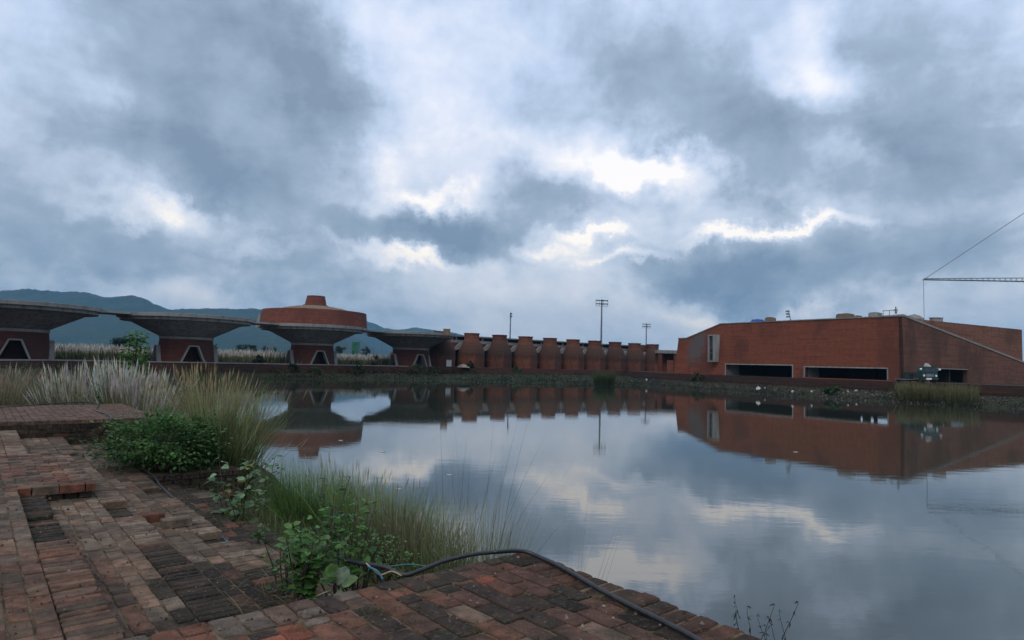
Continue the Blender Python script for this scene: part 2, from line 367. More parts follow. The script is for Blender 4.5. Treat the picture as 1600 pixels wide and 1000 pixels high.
tag(g.build('ground', MAT['ground'], smooth=True), kind='structure')
w = MB(); w.add([(-110, -70, 0), (120, -70, 0), (120, 160, 0), (-110, 160, 0)], [(0, 1, 2, 3)]); tag(w.build('water', MAT['water']), kind='structure')

# ------------------------------------------------------------------ worn bricks
def pal(kind):
    r = random.random()
    P = {'terrace': [((.048, .030, .022), .22), ((.11, .054, .036), .36), ((.16, .07, .043), .24), ((.26, .078, .042), .10), ((.19, .12, .08), .08)],
         'grey': [((.15, .112, .085), .45), ((.13, .08, .055), .3), ((.18, .075, .043), .25)],
         'tan': [((.205, .148, .104), .5), ((.22, .135, .088), .3), ((.15, .10, .07), .2)],
         'dark': [((.028, .021, .014), .62), ((.05, .034, .022), .32), ((.12, .052, .032), .06)],
         'red': [((.16, .06, .034), .45), ((.13, .062, .04), .35), ((.06, .04, .028), .2)]}[kind]
    for c, p in P:
        if r < p: break
        r -= p
    k = U(.78, 1.22); return tuple(x * k for x in c)
def brick(mb, u0, u1, v0, v1, z0, z1, col, jit=.004, bev=.006):
    mb.cur = col; cu, cv = (u0 + u1) / 2, (v0 + v1) / 2; hu, hv = (u1 - u0) / 2, (v1 - v0) / 2
    ring = [(-1, -1), (-.33, -1), (.33, -1), (1, -1), (1, -.33), (1, .33), (1, 1), (.33, 1), (-.33, 1), (-1, 1), (-1, .33), (-1, -.33)]
    th = U(-.012, .012); tu, tv = U(-.014, .014), U(-.014, .014); dz = U(-jit, jit); vs = []
    cut_ = {k: (U(0, .006) if random.random() < .8 else U(.01, .03)) for k in (0, 3, 6, 9)}
    rj = [(U(-1, 1) * jit * .8, U(-1, 1) * jit * .8) for _ in ring]
    for (ins, z) in ((0, z0), (0, z1 - bev), (bev * .45, z1 - bev * .3), (bev * 1.5, z1)):
        for k, (a, b) in enumerate(ring):
            c = cut_.get(k, 0) if z > z0 else 0
            x = a * (hu - ins - c * .5) + rj[k][0]; y = b * (hv - ins - c * .5) + rj[k][1]
            x, y = x * cos(th) - y * sin(th), x * sin(th) + y * cos(th)
            vs.append(GM @ Vector((cu + x, cv + y, z + (dz + x * tu + y * tv if z > z0 else 0))))
    n = 12; fs = [(i * n + j, i * n + (j + 1) % n, (i + 1) * n + (j + 1) % n, (i + 1) * n + j) for i in range(3) for j in range(n)]
    fs.append(tuple(3 * n + j for j in range(n))); mb.add(vs, fs)
def pave(mb, u0, u1, v0, v1, z, along='v', L=.235, B=.118, gap=.008, colf=None, skip=None, thick=.07, jit=.004):
    a0, a1, b0, b1 = (v0, v1, u0, u1) if along == 'v' else (u0, u1, v0, v1)
    nb = max(1, round((b1 - b0) / B)); B = (b1 - b0) / nb
    for i in range(nb):
        p = a0 - (L * .5 if i % 2 else 0) + U(-.015, .015)
        while p < a1 - .02:
            q = min(p + L * U(.97, 1.03), a1); s_ = max(p, a0)
            if q - s_ > .04:
                A = (s_ + gap / 2, q - gap / 2); Bq = (b0 + i * B + gap / 2, b0 + (i + 1) * B - gap / 2)
                uu, vv = (Bq, A) if along == 'v' else (A, Bq)
                cu, cv = sum(uu) / 2, sum(vv) / 2
                if not (skip and skip(cu, cv)): brick(mb, uu[0], uu[1], vv[0], vv[1], z - thick, z, colf(cu, cv), jit)
            p = q
def wall_courses(mb, fixed, axis, a0, a1, z0, z1, colf, depth=.11, out=1, H=.078):
    n = max(1, round((z1 - z0) / H)); H = (z1 - z0) / n
    for i in range(n):
        p = a0 - (.12 if i % 2 else 0)
        while p < a1 - .02:
            q = min(p + .24, a1); s_ = max(p, a0); j = U(-.012, .004) * out
            if q - s_ > .04:
                lo, hi_ = sorted((fixed + j, fixed - depth * out))
                if axis == 'u': brick(mb, s_ + .005, q - .005, lo, hi_, z0 + i * H + .004, z0 + (i + 1) * H - .003, colf(q, i), .002, .004)
                else: brick(mb, lo, hi_, s_ + .005, q - .005, z0 + i * H + .004, z0 + (i + 1) * H - .003, colf(q, i), .002, .004)
            p = q
# --- the terrace the camera stands on
tr = empty('brick_terrace', (0, 0, 0), 0, 'worn red brick terrace in the foreground with its corner jutting over the pond', 'terrace')
m = MB()
def tcol(u, v):
    if v > -.26 and u < -.9: return pal('grey') if random.random() < min(1, (-u - .7)) else pal('terrace')
    nz = mnoise.noise(Vector((u * 1.1, v * 1.1, 5))) * .6 + (u + 1.25) * .7
    if random.random() < nz: return pal('dark') if random.random() < .6 else pal('terrace')
    if u < -1.4 + v * .2: return pal('red') if random.random() < .45 else (pal('grey') if random.random() < .4 else pal('terrace'))
    return pal('terrace')
pave(m, -9, 0, -.245, 0, T, 'v', .245, .125, colf=tcol, jit=.005)                 # headers along the left edge
def rcol(u, v): return lerp((.05, .028, .02), (.11, .05, .03), random.random()) if random.random() < .8 else pal('dark')
v = -.25
while v > -7:
    brick(m, -.245, U(-.012, .012), v - .118, v - .008, T - .07, T + U(-.004, .01), rcol(0, v), .007, .014); v -= .123
pave(m, -9, -.25, -7, -.25, T, 'v', .245, .127, colf=tcol, jit=.005)
m.build('brick_paving', MAT['paver'], tr)
q = MB(); q.box((-9.0, -7, -1.0), (-.012, -.012, T - .009), GM); q.build('mortar_bed', MAT['bed'], tr)
q = MB(); dk = lambda a, b: pal('dark')
wall_courses(q, 0.0, 'u', -3.2, 0, T - .7, T - .075, dk); wall_courses(q, 0.0, 'v', -4.5, 0, T - .7, T - .075, dk)
q.build('side_courses', MAT['paver'], tr)
# --- ghat steps
gs = empty('brick_steps', (0, 0, 0), 0, 'flight of broken brick steps running down beside the left edge of the pond', 'steps')
VEND = 34.0
E1, E2, E3, E4 = -2.25, -1.57, -.95, -.33
def scol(base):
    def f(u, v):
        # algae-black patches of wear near the terrace
        s_ = sin(u * 3.1 + v * 1.7) * .5 + sin(v * 2.3 - u * 1.3) * .5
        nz = mnoise.noise(Vector((u * .9, v * .55, 3.3))) + .35 * mnoise.noise(Vector((u * 3, v * 2.5, 9)))
        if v < 1.9 + 1.5 * nz + (u > -1.6) * .9 - (u < -2.2) * 1.2: return pal('dark') if random.random() < .88 else lerp(pal('red'), pal('dark'), .4)
        if v < 2.6 and u < -2: return lerp(pal('red'), pal('tan'), .25 + .3 * random.random())
        if u > -.95: return pal('dark') if nz > -.12 else lerp(pal('tan'), pal('dark'), .4)
        if v > 5.2 and u > -1.3: return lerp(pal('dark'), pal('tan'), random.random() * .6)
        c = pal('tan'); k = 1 - .45 * max(0, min(1, nz * 2.2)); return tuple(x * k for x in c)
    return f
def step(u0, u1, z, name_v0, notch=None, ztread=None, v1=11.0, band=.235):
    mb = MB(); cf = scol('n')
    pave(mb, u0, u1 - band - .004, name_v0, v1, z, 'v', .235, .118, colf=cf)
    v = name_v0
    while v < v1:                                     # edge course of bricks set across
        wd = U(.072, .084)
        for lvl in (0, 1):
            if lvl == 0 and notch and any(a < v < b for a, b in notch): continue
            if lvl == 1 and random.random() < .03: continue
            brick(mb, u1 - band + U(-.004, .004), u1 + U(-.014, .008) - lvl * .01, v + .004, v + wd - .004, z - .075 * (lvl + 1), z - .075 * lvl - .001 * lvl, cf(u1, v) if lvl == 0 else pal('dark'), .004, .008)
        v += wd
    mb.build('step', MAT['paver'], gs)
    b = MB(); b.box((u0 - .3, name_v0, z - .6), (u1 - band - .006, v1, z - .006), GM); b.box((u1 - band - .01, name_v0, z - .75), (u1 - .03, v1, z - .155), GM); b.build('step_bed', MAT['bed'], gs)
step(-2.92, E1, T - .15, .02, notch=[(2.6, 4.9)])
step(E1 - .24, E2, T - .30, .02, notch=[(3.75, 4.5), (8.3, 8.6)])
step(E2 - .24, E3, T - .45, .02, notch=[(2.95, 3.35), (5.6, 5.9)])
step(E3 - .24, E4, T - .60, .02, notch=[(1.6, 2.6), (4.1, 4.8), (6.3, 7.9)])
mb = MB(); pave(mb, -9, -2.93, .02, 11, T - .002, 'v', colf=lambda a, b: pal('tan') if random.random() < .6 else pal('red')); mb.build('upper_landing', MAT['paver'], gs)
b = MB(); b.box((-9.2, .012, 1.5), (-2.935, 11, T - .016), GM); b.build('landing_bed', MAT['bed'], gs)
# loose bricks left in the gaps
for k, (u, v, z, r_, lb) in enumerate([(-1.45, 4.12, T - .45, .15, 'loose dark brick lying in the first gap of the step edge'), (-1.28, 3.78, T - .45, .02, 'pair-width loose brick lying lower right of the first step gap'),
                             (-.86, 2.72, T - .60, .3, 'loose brick beside the hole in the lower step edge')]):
    mb = MB(); brick(mb, u - .12, u + .14, v - .06, v + .09, z + .003, z + .085, pal('tan') if k else pal('red'), .004, .01)
    tag(mb.build('loose_brick', MAT['paver']), lb, 'brick', 'loose bricks on the steps')
# --- broken brick stub at the left
bs = MB(); tn = lambda a, b: pal('red') if random.random() < .5 else pal('tan')
pave(bs, -2.6, -1.82, 4.9, 7.6, T - .145, 'u', colf=tn, thick=.085); pave(bs, -2.6, -1.84, 4.93, 7.6, T - .235, 'v', colf=dk, thick=.06)
tag(bs.build('brick_stub', MAT['paver']), 'short broken stub of raised bricks standing on the tan steps at the left', 'brickwork')
# --- small wall on the lower steps below the shrub
ws = empty('low_brick_wall', (0, 0, 0), 0, 'low dark brick wall below the round green shrub', 'wall')
mb = MB(); wall_courses(mb, 6.9, 'u', -.98, .35, T - .86, T - .55, dk, out=-1); mb.build('courses', MAT['paver'], ws)
mb = MB(); pave(mb, -.98, .35, 6.9, 8.4, T - .47, 'u', colf=dk); mb.build('coping', MAT['paver'], ws)
b = MB(); b.box((-.97, 6.95, 1.2), (.34, 8.4, T - .48), GM); b.build('core', MAT['bed'], ws)
# --- far pier
fp = empty('brick_pier', (0, 0, 0), 0, 'square brick pier with dark damp face at the far end of the steps', 'pier')
mb = MB(); pcol = lambda a, b: lerp((.10, .062, .045), (.17, .10, .07), random.random())
pave(mb, -9, 0, 11, 15.1, T, 'v', colf=pcol); mb.build('brick_paving', MAT['paver'], fp)
wc = lambda a, i: (pal('dark') if i > 2 or random.random() < .3 else lerp((.06, .04, .032), (.12, .06, .045), random.random()))
mb = MB(); wall_courses(mb, 11.0, 'u', -5.2, 0, T - 1.0, T - .075, wc, out=-1); wall_courses(mb, 0.0, 'v', 11, 15.1, T - 1.0, T - .075, wc); mb.build('side_courses', MAT['paver'], fp)
b = MB(); b.box((-9, 11.02, -1), (-.02, 15.1, T - .014), GM); b.build('core', MAT['bed'], fp)
# dirt and straw patches on the treads
# --- steps continue beyond the pier as plain bank wall
b = MB()
for k in range(4): b.box((-9, 15.1, 1.0), (-3.0 + .65 * k, 92, T - .15 * (k + 1)), GM)
tag(b.build('distant_steps', MAT['brick_wet']), 'long brick steps on the left bank beyond the pier', 'steps')

# ------------------------------------------------------------------ cables
def curve_pts(pts, n=8):
    pts = [Vector(p) for p in pts]; out = []
    for i in range(len(pts) - 1):
        p0, p1, p2, p3 = pts[max(i - 1, 0)], pts[i], pts[i + 1], pts[min(i + 2, len(pts) - 1)]
        for k in range(n):
            t = k / n; out.append(.5 * ((2 * p1) + (p2 - p0) * t + (2 * p0 - 5 * p1 + 4 * p2 - p3) * t * t + (3 * p1 - p0 - 3 * p2 + p3) * t ** 3))
    out.append(pts[-1]); return out
def cable(name, pts, r, mt, lb, cat='cable'):
    q = MB(); q.tube(curve_pts(pts), r, 8); return tag(q.build(name, MAT[mt], smooth=True), lb, cat)
zc = T + .022
def near(px, py, y): return PY(px, py, y)
hp = [PZ(1180, 1060, zc), PZ(1092, 1001, zc), PZ(1030, 968, zc), PZ(975, 941, zc), PZ(930, 917, zc), PZ(880, 888, zc), PZ(840, 869, zc), PZ(815, 861, zc + .01),
      near(780, 862, 4.55), near(735, 867, 4.45), near(690, 878, 4.3), near(655, 892, 4.15), near(630, 898, 4.1), near(600, 886, 4.15), near(560, 880, 4.3), near(530, 872, 4.5)]
cable('black_hose', hp, .0145, 'black_rubber', 'thick black hose lying along the terrace edge and dropping into the weeds', 'hose')
cable('thin_cable', [near(672, 886, 4.3), near(640, 882, 4.3), near(610, 885, 4.3), near(585, 886, 4.3), near(560, 878, 4.35)], .006, 'wire_green', 'thin green cable beside the black hose', 'cable')
cable('thin_cable', [near(628, 900, 4.0), near(612, 893, 4.0), near(595, 898, 4.0), near(583, 890, 4.05), near(572, 880, 4.1)], .005, 'wire_tan', 'thin tan cable by the terrace edge', 'cable')
cable('thin_cable', [near(598, 905, 3.95), near(590, 893, 4.0), near(575, 885, 4.05)], .006, 'wire_blue', 'short blue cable end near the terrace edge', 'cable')
cable('thin_cable', [G(-3.6, 13.2, T + .02), PZ(134, 628, T + .02), PZ(150, 641, T + .02), PZ(166, 647, T + .02), PZ(173, 655, T + .02), G(-1.0, 10.96, 2.3), G(-.95, 10.9, 2.12), G(-1.05, 9.6, 2.24), PZ(232, 738, 2.22), PZ(250, 758, 2.22), PZ(268, 776, 2.22), G(-.9, 5.2, 2.06)], .012, 'black_rubber', 'thin dark cable running over the pier and down its face', 'cable')
cable('thin_cable', [PZ(345, 838, 2.1), PZ(360, 850, 2.1), PZ(372, 859, 2.1), PZ(385, 862, 2.1), PZ(400, 872, 2.1)], .010, 'wire_blue', 'short blue-grey cable on the lowest step by the calotropis', 'cable')

# ------------------------------------------------------------------ vegetation builders
def blade(mb, p, h, lean, az_, w, c0, c1, seg=5, droop=1.6):
    d = Vector((cos(az_), sin(az_), 0)); s_ = Vector((-sin(az_), cos(az_), 0)); a2 = U(0, pi)
    s_ = Vector((cos(a2), sin(a2), 0)); k = len(mb.v)
    for i in range(seg + 1):
        t = i / seg; q = p + Vector((0, 0, 1)) * (h * (t - .12 * lean * t * t)) + d * (h * lean * t ** droop); ww = w * (1 - t * .92) * (.7 + .6 * t if t < .4 else 1)
        c = lerp(c0, c1, t ** 1.3)
        mb.v += [tuple(q - s_ * ww), tuple(q + s_ * ww)]; mb.c += [c, c]
        if i: j = k + 2 * i; mb.f.append([j - 2, j - 1, j + 1, j]); mb.mi.append(0)
    return p + Vector((0, 0, 1)) * (h * (1 - .12 * lean)) + d * h * lean
def tussock(name, pos, r, h, n, lean, w, c0, c1, label, group=None, plume=0, plume_c=(.4, .37, .31), plume_w=.018, hv=.35, bias=None, plume_l=.3, stalk=False, zf=None, cat='grass'):
    mb = MB()
    for i in range(n):
        a = U(0, 2 * pi); rr = r * sqrt(random.random()); base = Vector((pos[0] + cos(a) * rr, pos[1] + sin(a) * rr, pos[2] if zf is None else zf(pos[0] + cos(a) * rr, pos[1] + sin(a) * rr)))
        az_ = a + U(-.9, .9) if bias is None or random.random() < .6 else bias + U(-.5, .5)
        wide = random.random() < .07; hh = h * (1 - hv * random.random() ** .8) * (.8 if wide else 1); le = (U(.2, .55) if wide or random.random() < .03 else 0) + abs(random.gauss(lean, lean * .6)) * (.35 + rr / r)
        k = U(.45, 1.45); tip = blade(mb, base, hh, le, az_, w * U(.7, 1.2) * (2.0 if wide else 1), tuple(x * k for x in c0), tuple(x * k for x in c1))
        if i < plume:
            d = Vector((cos(az_), sin(az_), 0)); L = plume_l * U(.7, 1.3); dn = (Vector((0, 0, -1)) - d * le).normalized()
            for s2 in (0, 1):
                sd_ = Vector((cos(az_ + s2 * 1.57), sin(az_ + s2 * 1.57), 0)); mb.cur = tuple(x * U(.8, 1.15) for x in plume_c); ws_ = plume_w * U(.7, 1.3)
                mb.add([tip - dn * .04, tip + dn * L * .35 + sd_ * ws_, tip + dn * L, tip + dn * L * .35 - sd_ * ws_], [(0, 1, 2, 3)])
    o = mb.build(name, MAT['blade']); return tag(o, label, cat, group)
def leaf(mb, p, d, L, Wd, col, fold=.25, curl=.3):
    d = d.normalized(); s_ = d.cross(Vector((0, 0, 1)));
    s_ = s_.normalized() if s_.length > .01 else Vector((1, 0, 0)); s_ = (Matrix.Rotation(U(-.7, .7), 3, d) @ s_); n = s_.cross(d)
    mb.cur = col; vs = [p]
    for t, wv in ((.25, .8), (.55, 1), (.82, .62)):
        c = p + d * L * t - n * curl * L * t * t
        vs += [c - s_ * Wd * wv + n * fold * Wd, c, c + s_ * Wd * wv + n * fold * Wd]
    vs.append(p + d * L - n * curl * L)
    mb.add(vs, [(0, 2, 1), (0, 3, 2), (1, 2, 5, 4), (2, 3, 6, 5), (4, 5, 8, 7), (5, 6, 9, 8), (7, 8, 10), (8, 9, 10)])
def bush(name, ctr, rad, n, L, Wd, cols, label, cat='plant', stems=12, group=None, base_z=None, clumps=26, flat=.0, parent=None):
    ctr = Vector(ctr); root = empty(name, (ctr.x, ctr.y, base_z if base_z is not None else ctr.z - rad[2]), 0, label, cat, group); off = root.location.copy()
    fb = MB(); sb = MB(); cl_ = []
    for i in range(clumps):
        th, ph = U(0, 2 * pi), math.acos(U(-.7, 1)); k = U(.55, 1.0) if random.random() < .8 else U(1.0, 1.22)
        cl_.append((Vector((cos(th) * sin(ph) * rad[0], sin(th) * sin(ph) * rad[1], cos(ph) * rad[2])) * k, U(.22, .42), random.choice(cols), U(.75, 1.25)))
    for i in range(n):
        c, cr, col, kk = random.choice(cl_); q = Vector((random.gauss(0, 1), random.gauss(0, 1), random.gauss(0, .8))) * cr * .55
        p = c + Vector((q.x * rad[0], q.y * rad[1], q.z * rad[2]))
        d = (p.normalized() * .8 + Vector((U(-.7, .7), U(-.7, .7), U(-.3, .6)))); k2 = U(.75, 1.25) * kk
        q_ = U(.45, 1.35); col = col if random.random() > .02 else (.16, .14, .03); leaf(fb, ctr - off + p, d, L * q_, Wd * q_ * U(.8, 1.15), tuple(x * k2 for x in col))
    for i in range(stems):
        c = random.choice(cl_)[0]; b0 = Vector((c.x * .15, c.y * .15, 0)); tpt = ctr - off + c * .92
        sb.cur = (.1, .09, .05); sb.tube([b0, b0.lerp(tpt, .5) + Vector((U(-.05, .05), U(-.05, .05), .03)), tpt], [max(.006, rad[0] * .02), max(.004, rad[0] * .014), max(.002, rad[0] * .006)], 5)
    fb.build('foliage', MAT['leaf'], root); sb.build('stem', MAT['bark'], root); return root
GRN = [(.035, .085, .022), (.05, .11, .03), (.028, .065, .02), (.06, .12, .035)]
DGR = [(.02, .045, .016), (.028, .06, .02), (.035, .065, .025)]
def bank_z(u): return max(0.0, 1.78 * (1 - max(0, (u + .2)) / 3.8) ** .8) if u < 3.6 else 0
def bz(x, y):
    r = Vector((x - C0.x, y - C0.y, 0)); return bank_z(max(r.dot(UA), -.2)) - .06
def gp(u, v, z=None): p = G(u, v, 0); p.z = bz(p.x, p.y) if z is None else z; return p
STRAW0, STRAW1 = (.12, .13, .045), (.34, .30, .17); GR0, GR1 = (.05, .085, .025), (.16, .19, .075)
right = atan2(0, 1)
# near tall grass clumps on the bank
tussock('grass_tussock', gp(.35, 7.9), .40, 2.15, 1350, .21, .0066, (.035, .06, .018), (.24, .27, .11), 'big arching tussock of tall straw-green grass leaning over the pond left of the dome reflection', 'tall grass tussocks on the near bank', plume=120, plume_c=(.33, .28, .17), plume_w=.008, bias=radians(10), zf=bz)
tussock('grass_tussock', gp(1.1, 11.6), .46, 2.55, 900, .17, .0075, (.07, .085, .03), (.33, .30, .15), 'tall straw-tipped grass tussock rising behind the leafy shrub and beside the pier corner', 'tall grass tussocks on the near bank', plume=230, plume_c=(.38, .29, .16), plume_w=.011, zf=bz)
tussock('grass_tussock', gp(.45, 16.2), .62, 2.3, 650, .16, .007, (.10, .11, .045), (.33, .29, .16), 'pale feathery grass standing just behind the pier', 'tall grass tussocks on the near bank', plume=300, plume_c=(.52, .49, .42), plume_w=.019, plume_l=.55, zf=bz)
tussock('grass_tussock', gp(-.2, 19.5, 1.5), .9, 2.2, 700, .16, .008, (.10, .12, .045), (.32, .28, .16), 'pale feathery grass behind the pier near the small leafy saplings', 'tall grass tussocks on the near bank', plume=260, plume_c=(.48, .45, .38), plume_w=.019, plume_l=.55)
tussock('grass_tussock', gp(-2.4, 22.5, 1.6), 1.2, 2.0, 800, .16, .009, (.09, .11, .04), (.30, .26, .15), 'reddish straw grass far left behind the pier', 'tall grass tussocks on the near bank', plume=160, plume_c=(.33, .28, .21), plume_w=.02, plume_l=.45)
tussock('grass_tussock', gp(1.6, 26, .8), 1.3, 1.9, 500, .2, .010, (.08, .10, .04), (.28, .25, .14), 'dull straw grass further along the left bank between pier and pavilions', 'tall grass tussocks on the near bank', plume=160, plume_c=(.33, .29, .2), plume_w=.02)
tussock('grass_tussock', gp(.75, 5.2), .42, 1.25, 1500, .22, .0045, (.05, .12, .026), (.16, .25, .075), 'fresh green grass at the foot of the big arching tussock', 'green grass on the near bank', zf=bz)
tussock('grass_tussock', gp(1.0, 3.6), .62, 1.35, 2000, .16, .0042, (.05, .12, .026), (.17, .25, .08), 'upright green sedge in front of the pond behind the leafy herbs', 'green grass on the near bank', plume=25, plume_c=(.3, .27, .17), plume_w=.006, plume_l=.12, zf=bz)
tussock('grass_tussock', gp(1.5, 5.6), .5, 1.4, 420, .12, .0038, (.07, .11, .035), (.24, .26, .12), 'thin straw stalks with seed heads standing in the shallow water', 'green grass on the near bank', plume=80, plume_c=(.34, .29, .18), plume_w=.007, plume_l=.16, zf=bz)
tussock('grass_tussock', gp(.42, 1.75), .30, 1.25, 560, .20, .0044, (.045, .085, .025), (.24, .25, .12), 'reed clump right behind the terrace edge under the black hose', 'green grass on the near bank', zf=bz)
tussock('grass_tussock', gp(.72, 1.45), .30, 1.42, 480, .17, .0042, (.05, .09, .028), (.27, .27, .14), 'reed clump behind the terrace edge nearest the corner', 'green grass on the near bank', zf=bz)
tussock('grass_tussock', gp(.2, 2.05), .18, 1.3, 350, .16, .0045, (.07, .055, .035), (.17, .13, .09), 'brownish clump of reeds at the left end of the hose', 'green grass on the near bank', zf=bz)
tussock('tall_stalks', gp(.75, 1.7), .42, 2.35, 36, .14, .0030, (.07, .08, .03), (.13, .11, .07), 'sparse very tall bare grass stalks rising before the water above the hose', hv=.42, zf=bz, cat='grass')
tussock('tall_stalks', gp(1.3, .85), .22, 1.95, 12, .2, .0028, (.08, .085, .035), (.14, .12, .08), 'few leaning bare stalks beside the terrace corner', hv=.4, bias=radians(20), zf=bz, cat='grass')
tussock('dark_reeds', gp(1.15, 3.0), .26, 1.15, 110, .05, .0045, (.03, .025, .02), (.05, .04, .035), 'short dark dead reeds standing in the water beyond the herbs', hv=.3, zf=bz, cat='reeds')
# dry straw trampled over the lower steps
mb = MB()
for i in range(1700):
    u, v = random.gauss(-.72, .28), abs(random.gauss(.65, .65)); z = T - (.45 if u < E3 else .60)
    p = G(u, v, z + U(0, .06)); a = U(0, 2 * pi)
    blade(mb, p, U(.05, .14), U(1.5, 3.2), a, .0036, (.14, .11, .055), (.36, .30, .17), 4, 1.2)
tag(mb.build('dry_straw', MAT['blade']), 'dry straw fallen over the lowest steps beside the terrace', 'straw', kind='stuff')
# low grass cover of the near bank
mb = MB()
for i in range(15000):
    u, v = U(-.5, 3.3), U(.02, 10.8) if random.random() < .75 else U(11, 40)
    if random.random() < .25: u, v = U(-.6, .9), U(.05, 5)
    p = gp(u, v); k = U(.7, 1.3); blade(mb, p, U(.15, .5), U(.1, .6), U(0, 6.3), .005, tuple(x * k for x in GR0), tuple(x * k for x in GR1), 3)
tag(mb.build('bank_grass', MAT['blade']), 'low green grass covering the near bank', 'grass', kind='stuff')
# leafy plants on the near bank
bush('leafy_shrub', PZ(243, 742, 2.1) + Vector((0, 0, .44)), (.70, .55, .44), 5200, .062, .017, [(.045, .12, .025), (.065, .16, .036), (.032, .085, .02), (.08, .17, .045)], 'dense dark green leafy shrub growing against the pier face', 'shrub', 26, base_z=2.05, clumps=60)
bush('leafy_shrub', PZ(300, 735, 2.1) + Vector((0, 0, .42)), (.40, .4, .44), 2200, .058, .016, [(.042, .105, .025), (.06, .14, .034)], 'smaller half of green shrub leaning into the big tussock', 'shrub', 12, base_z=2.0, clumps=30)
def herb(name, base, h, r, n, L, Wd, cols, label, spires=8, yel=0):
    root = empty(name, base, 0, label, 'plant', 'broad-leaved herbs between the steps and the water'); fb = MB(); sb = MB()
    for s_ in range(spires):
        a = U(0, 6.3); hh = h * U(.6, 1); tp = Vector((cos(a) * r * U(.2, 1), sin(a) * r * U(.2, 1), hh)); b0 = Vector((tp.x * .25, tp.y * .25, 0)); md = b0.lerp(tp, .55) + Vector((U(-.05, .05), U(-.05, .05), 0))
        sb.tube([b0, md, tp], [.007, .005, .003], 5); kk = U(.8, 1.2)
        for i in range(n):
            t = U(.18, 1) ** .8; c = (b0.lerp(md, t * 2) if t < .5 else md.lerp(tp, t * 2 - 1)); a2 = U(0, 6.3); k2 = U(.75, 1.25) * kk; col = random.choice(cols)
            if yel and random.random() < yel: col = (.25, .22, .04)
            leaf(fb, c + Vector((cos(a2), sin(a2), 0)) * U(0, .05), Vector((cos(a2), sin(a2), U(-.2, .7))), L * U(.6, 1.15) * (1.1 - .4 * t), Wd * U(.8, 1.1) * (1.1 - .4 * t), tuple(x * k2 for x in col))
    fb.build('foliage', MAT['leaf'], root); sb.build('stem', MAT['bark'], root); return root
BR = [(.085, .19, .045), (.055, .13, .033), (.115, .23, .055)]
herb('broadleaf_herb', near(480, 955, 4.3), .62, .24, 26, .085, .032, BR, 'broad-leaved green herb nearest the terrace corner of the steps', 9)
herb('broadleaf_herb', near(530, 950, 4.55), .80, .26, 24, .075, .028, BR, 'tall bright green herb behind the pale rosette', 9)
herb('broadleaf_herb', near(450, 950, 4.7), .55, .26, 24, .06, .022, DGR + BR, 'dark low herb at the left of the herb patch', 8)
herb('broadleaf_herb', near(560, 935, 4.8), .55, .3, 30, .042, .014, BR, 'small-leaved bright herb right of the herb patch near the blue cable', 9)
herb('broadleaf_herb', near(500, 920, 5.4), .9, .26, 16, .08, .03, [(.045, .11, .03), (.03, .08, .024)], 'upright herb with large leaves behind the patch before the sedge', 6)
herb('broadleaf_herb', near(600, 915, 5.0), .42, .25, 34, .036, .012, BR, 'low light-green creeper beside the brown reeds', 8)
PALE = [(.13, .22, .11), (.10, .18, .085), (.16, .25, .13)]
herb('milkweed', gp(-.35, 4.7, 1.75), 1.0, .36, 12, .15, .052, PALE, 'pale grey-green milkweed bush beside the steps below the big tussock', 7, .06)
herb('milkweed', gp(.3, 5.6, 1.6), 1.15, .26, 12, .12, .03, [(.07, .15, .045), (.09, .18, .06)], 'narrow-leaved light green milkweed next to the big tussock', 6)
herb('castor_sprig', gp(-.62, 3.3, T - .6), .22, .12, 9, .07, .03, [(.07, .16, .04)], 'tiny bright sprig growing from the hole in the step edge', 3)
# pale rosette
root = empty('milkweed_rosette', near(522, 925, 4.0), 0, 'pale silvery rosette of big round milkweed leaves against the terrace edge', 'plant'); fb = MB(); sb = MB(); o0 = root.location.copy()
for (px, py, dx, dz, L, Wd, col, yy) in [(522, 915, -.75, .6, .10, .035, (.34, .40, .28), 0), (522, 912, -.1, 1, .14, .052, (.13, .24, .07), .03), (528, 915, .35, .95, .15, .05, (.32, .38, .25), .02), (522, 900, -.2, -.1, .10, .05, (.05, .10, .03), -.04),
                                     (520, 922, -.9, -.15, .10, .02, (.38, .42, .31), -.03), (535, 918, .7, -.7, .10, .035, (.22, .30, .18), 0), (533, 915, .8, .5, .12, .045, (.17, .26, .12), .03), (530, 920, .2, -.8, .08, .03, (.2, .28, .16), -.03)]:
    leaf(fb, near(px, py, 4.0) - o0, Vector((dx, yy * 4 - .3, dz)), L, Wd, col, .12, .1)
sb.tube([Vector((0, .05, -.15)), Vector((0, .02, .12))], .008, 6); fb.build('foliage', MAT['leaf'], root); sb.build('stem', MAT['bark'], root)
# single dark twigs rising from the water at the bottom right
def twigs(name, base, n, h, label):
    mb = MB(); mb.cur = (.02, .018, .014); root = None
    for i in range(n):
        b0 = Vector(base) + Vector((U(-.16, .16), U(-.1, .1), 0)); p = b0.copy(); pts = [p.copy()]; d = Vector((U(-.2, .2), U(-.2, .2), 1))
        for k in range(5): d += Vector((U(-.35, .35), U(-.3, .3), U(-.1, .1))); p = p + d.normalized() * h * U(.12, .26); pts.append(p.copy())
        mb.tube(pts, [.0035, .003, .003, .0025, .002, .0015], 4)
        for q in pts[1:]:
            for _ in range(2): mb.cur = random.choice([(.02, .018, .014), (.035, .03, .02)]); leaf(mb, q, Vector((U(-1, 1), U(-1, 1), U(-.6, .6))), U(.02, .045), .006, mb.cur, .4, .8)
    return tag(mb.build(name, MAT['leaf']), label, 'plant')
bt_ = PZ(1195, 1040, 1.6); twigs('dead_twigs', Vector((bt_.x, bt_.y, 1.55)), 9, .50, 'dark curled dead twigs sticking up before the water at the bottom right')
bt_ = PZ(1150, 965, 1.0); twigs('dead_twigs', Vector((bt_.x - .05, bt_.y, .95)), 1, .34, 'single small dead sprig left of the curled twigs')
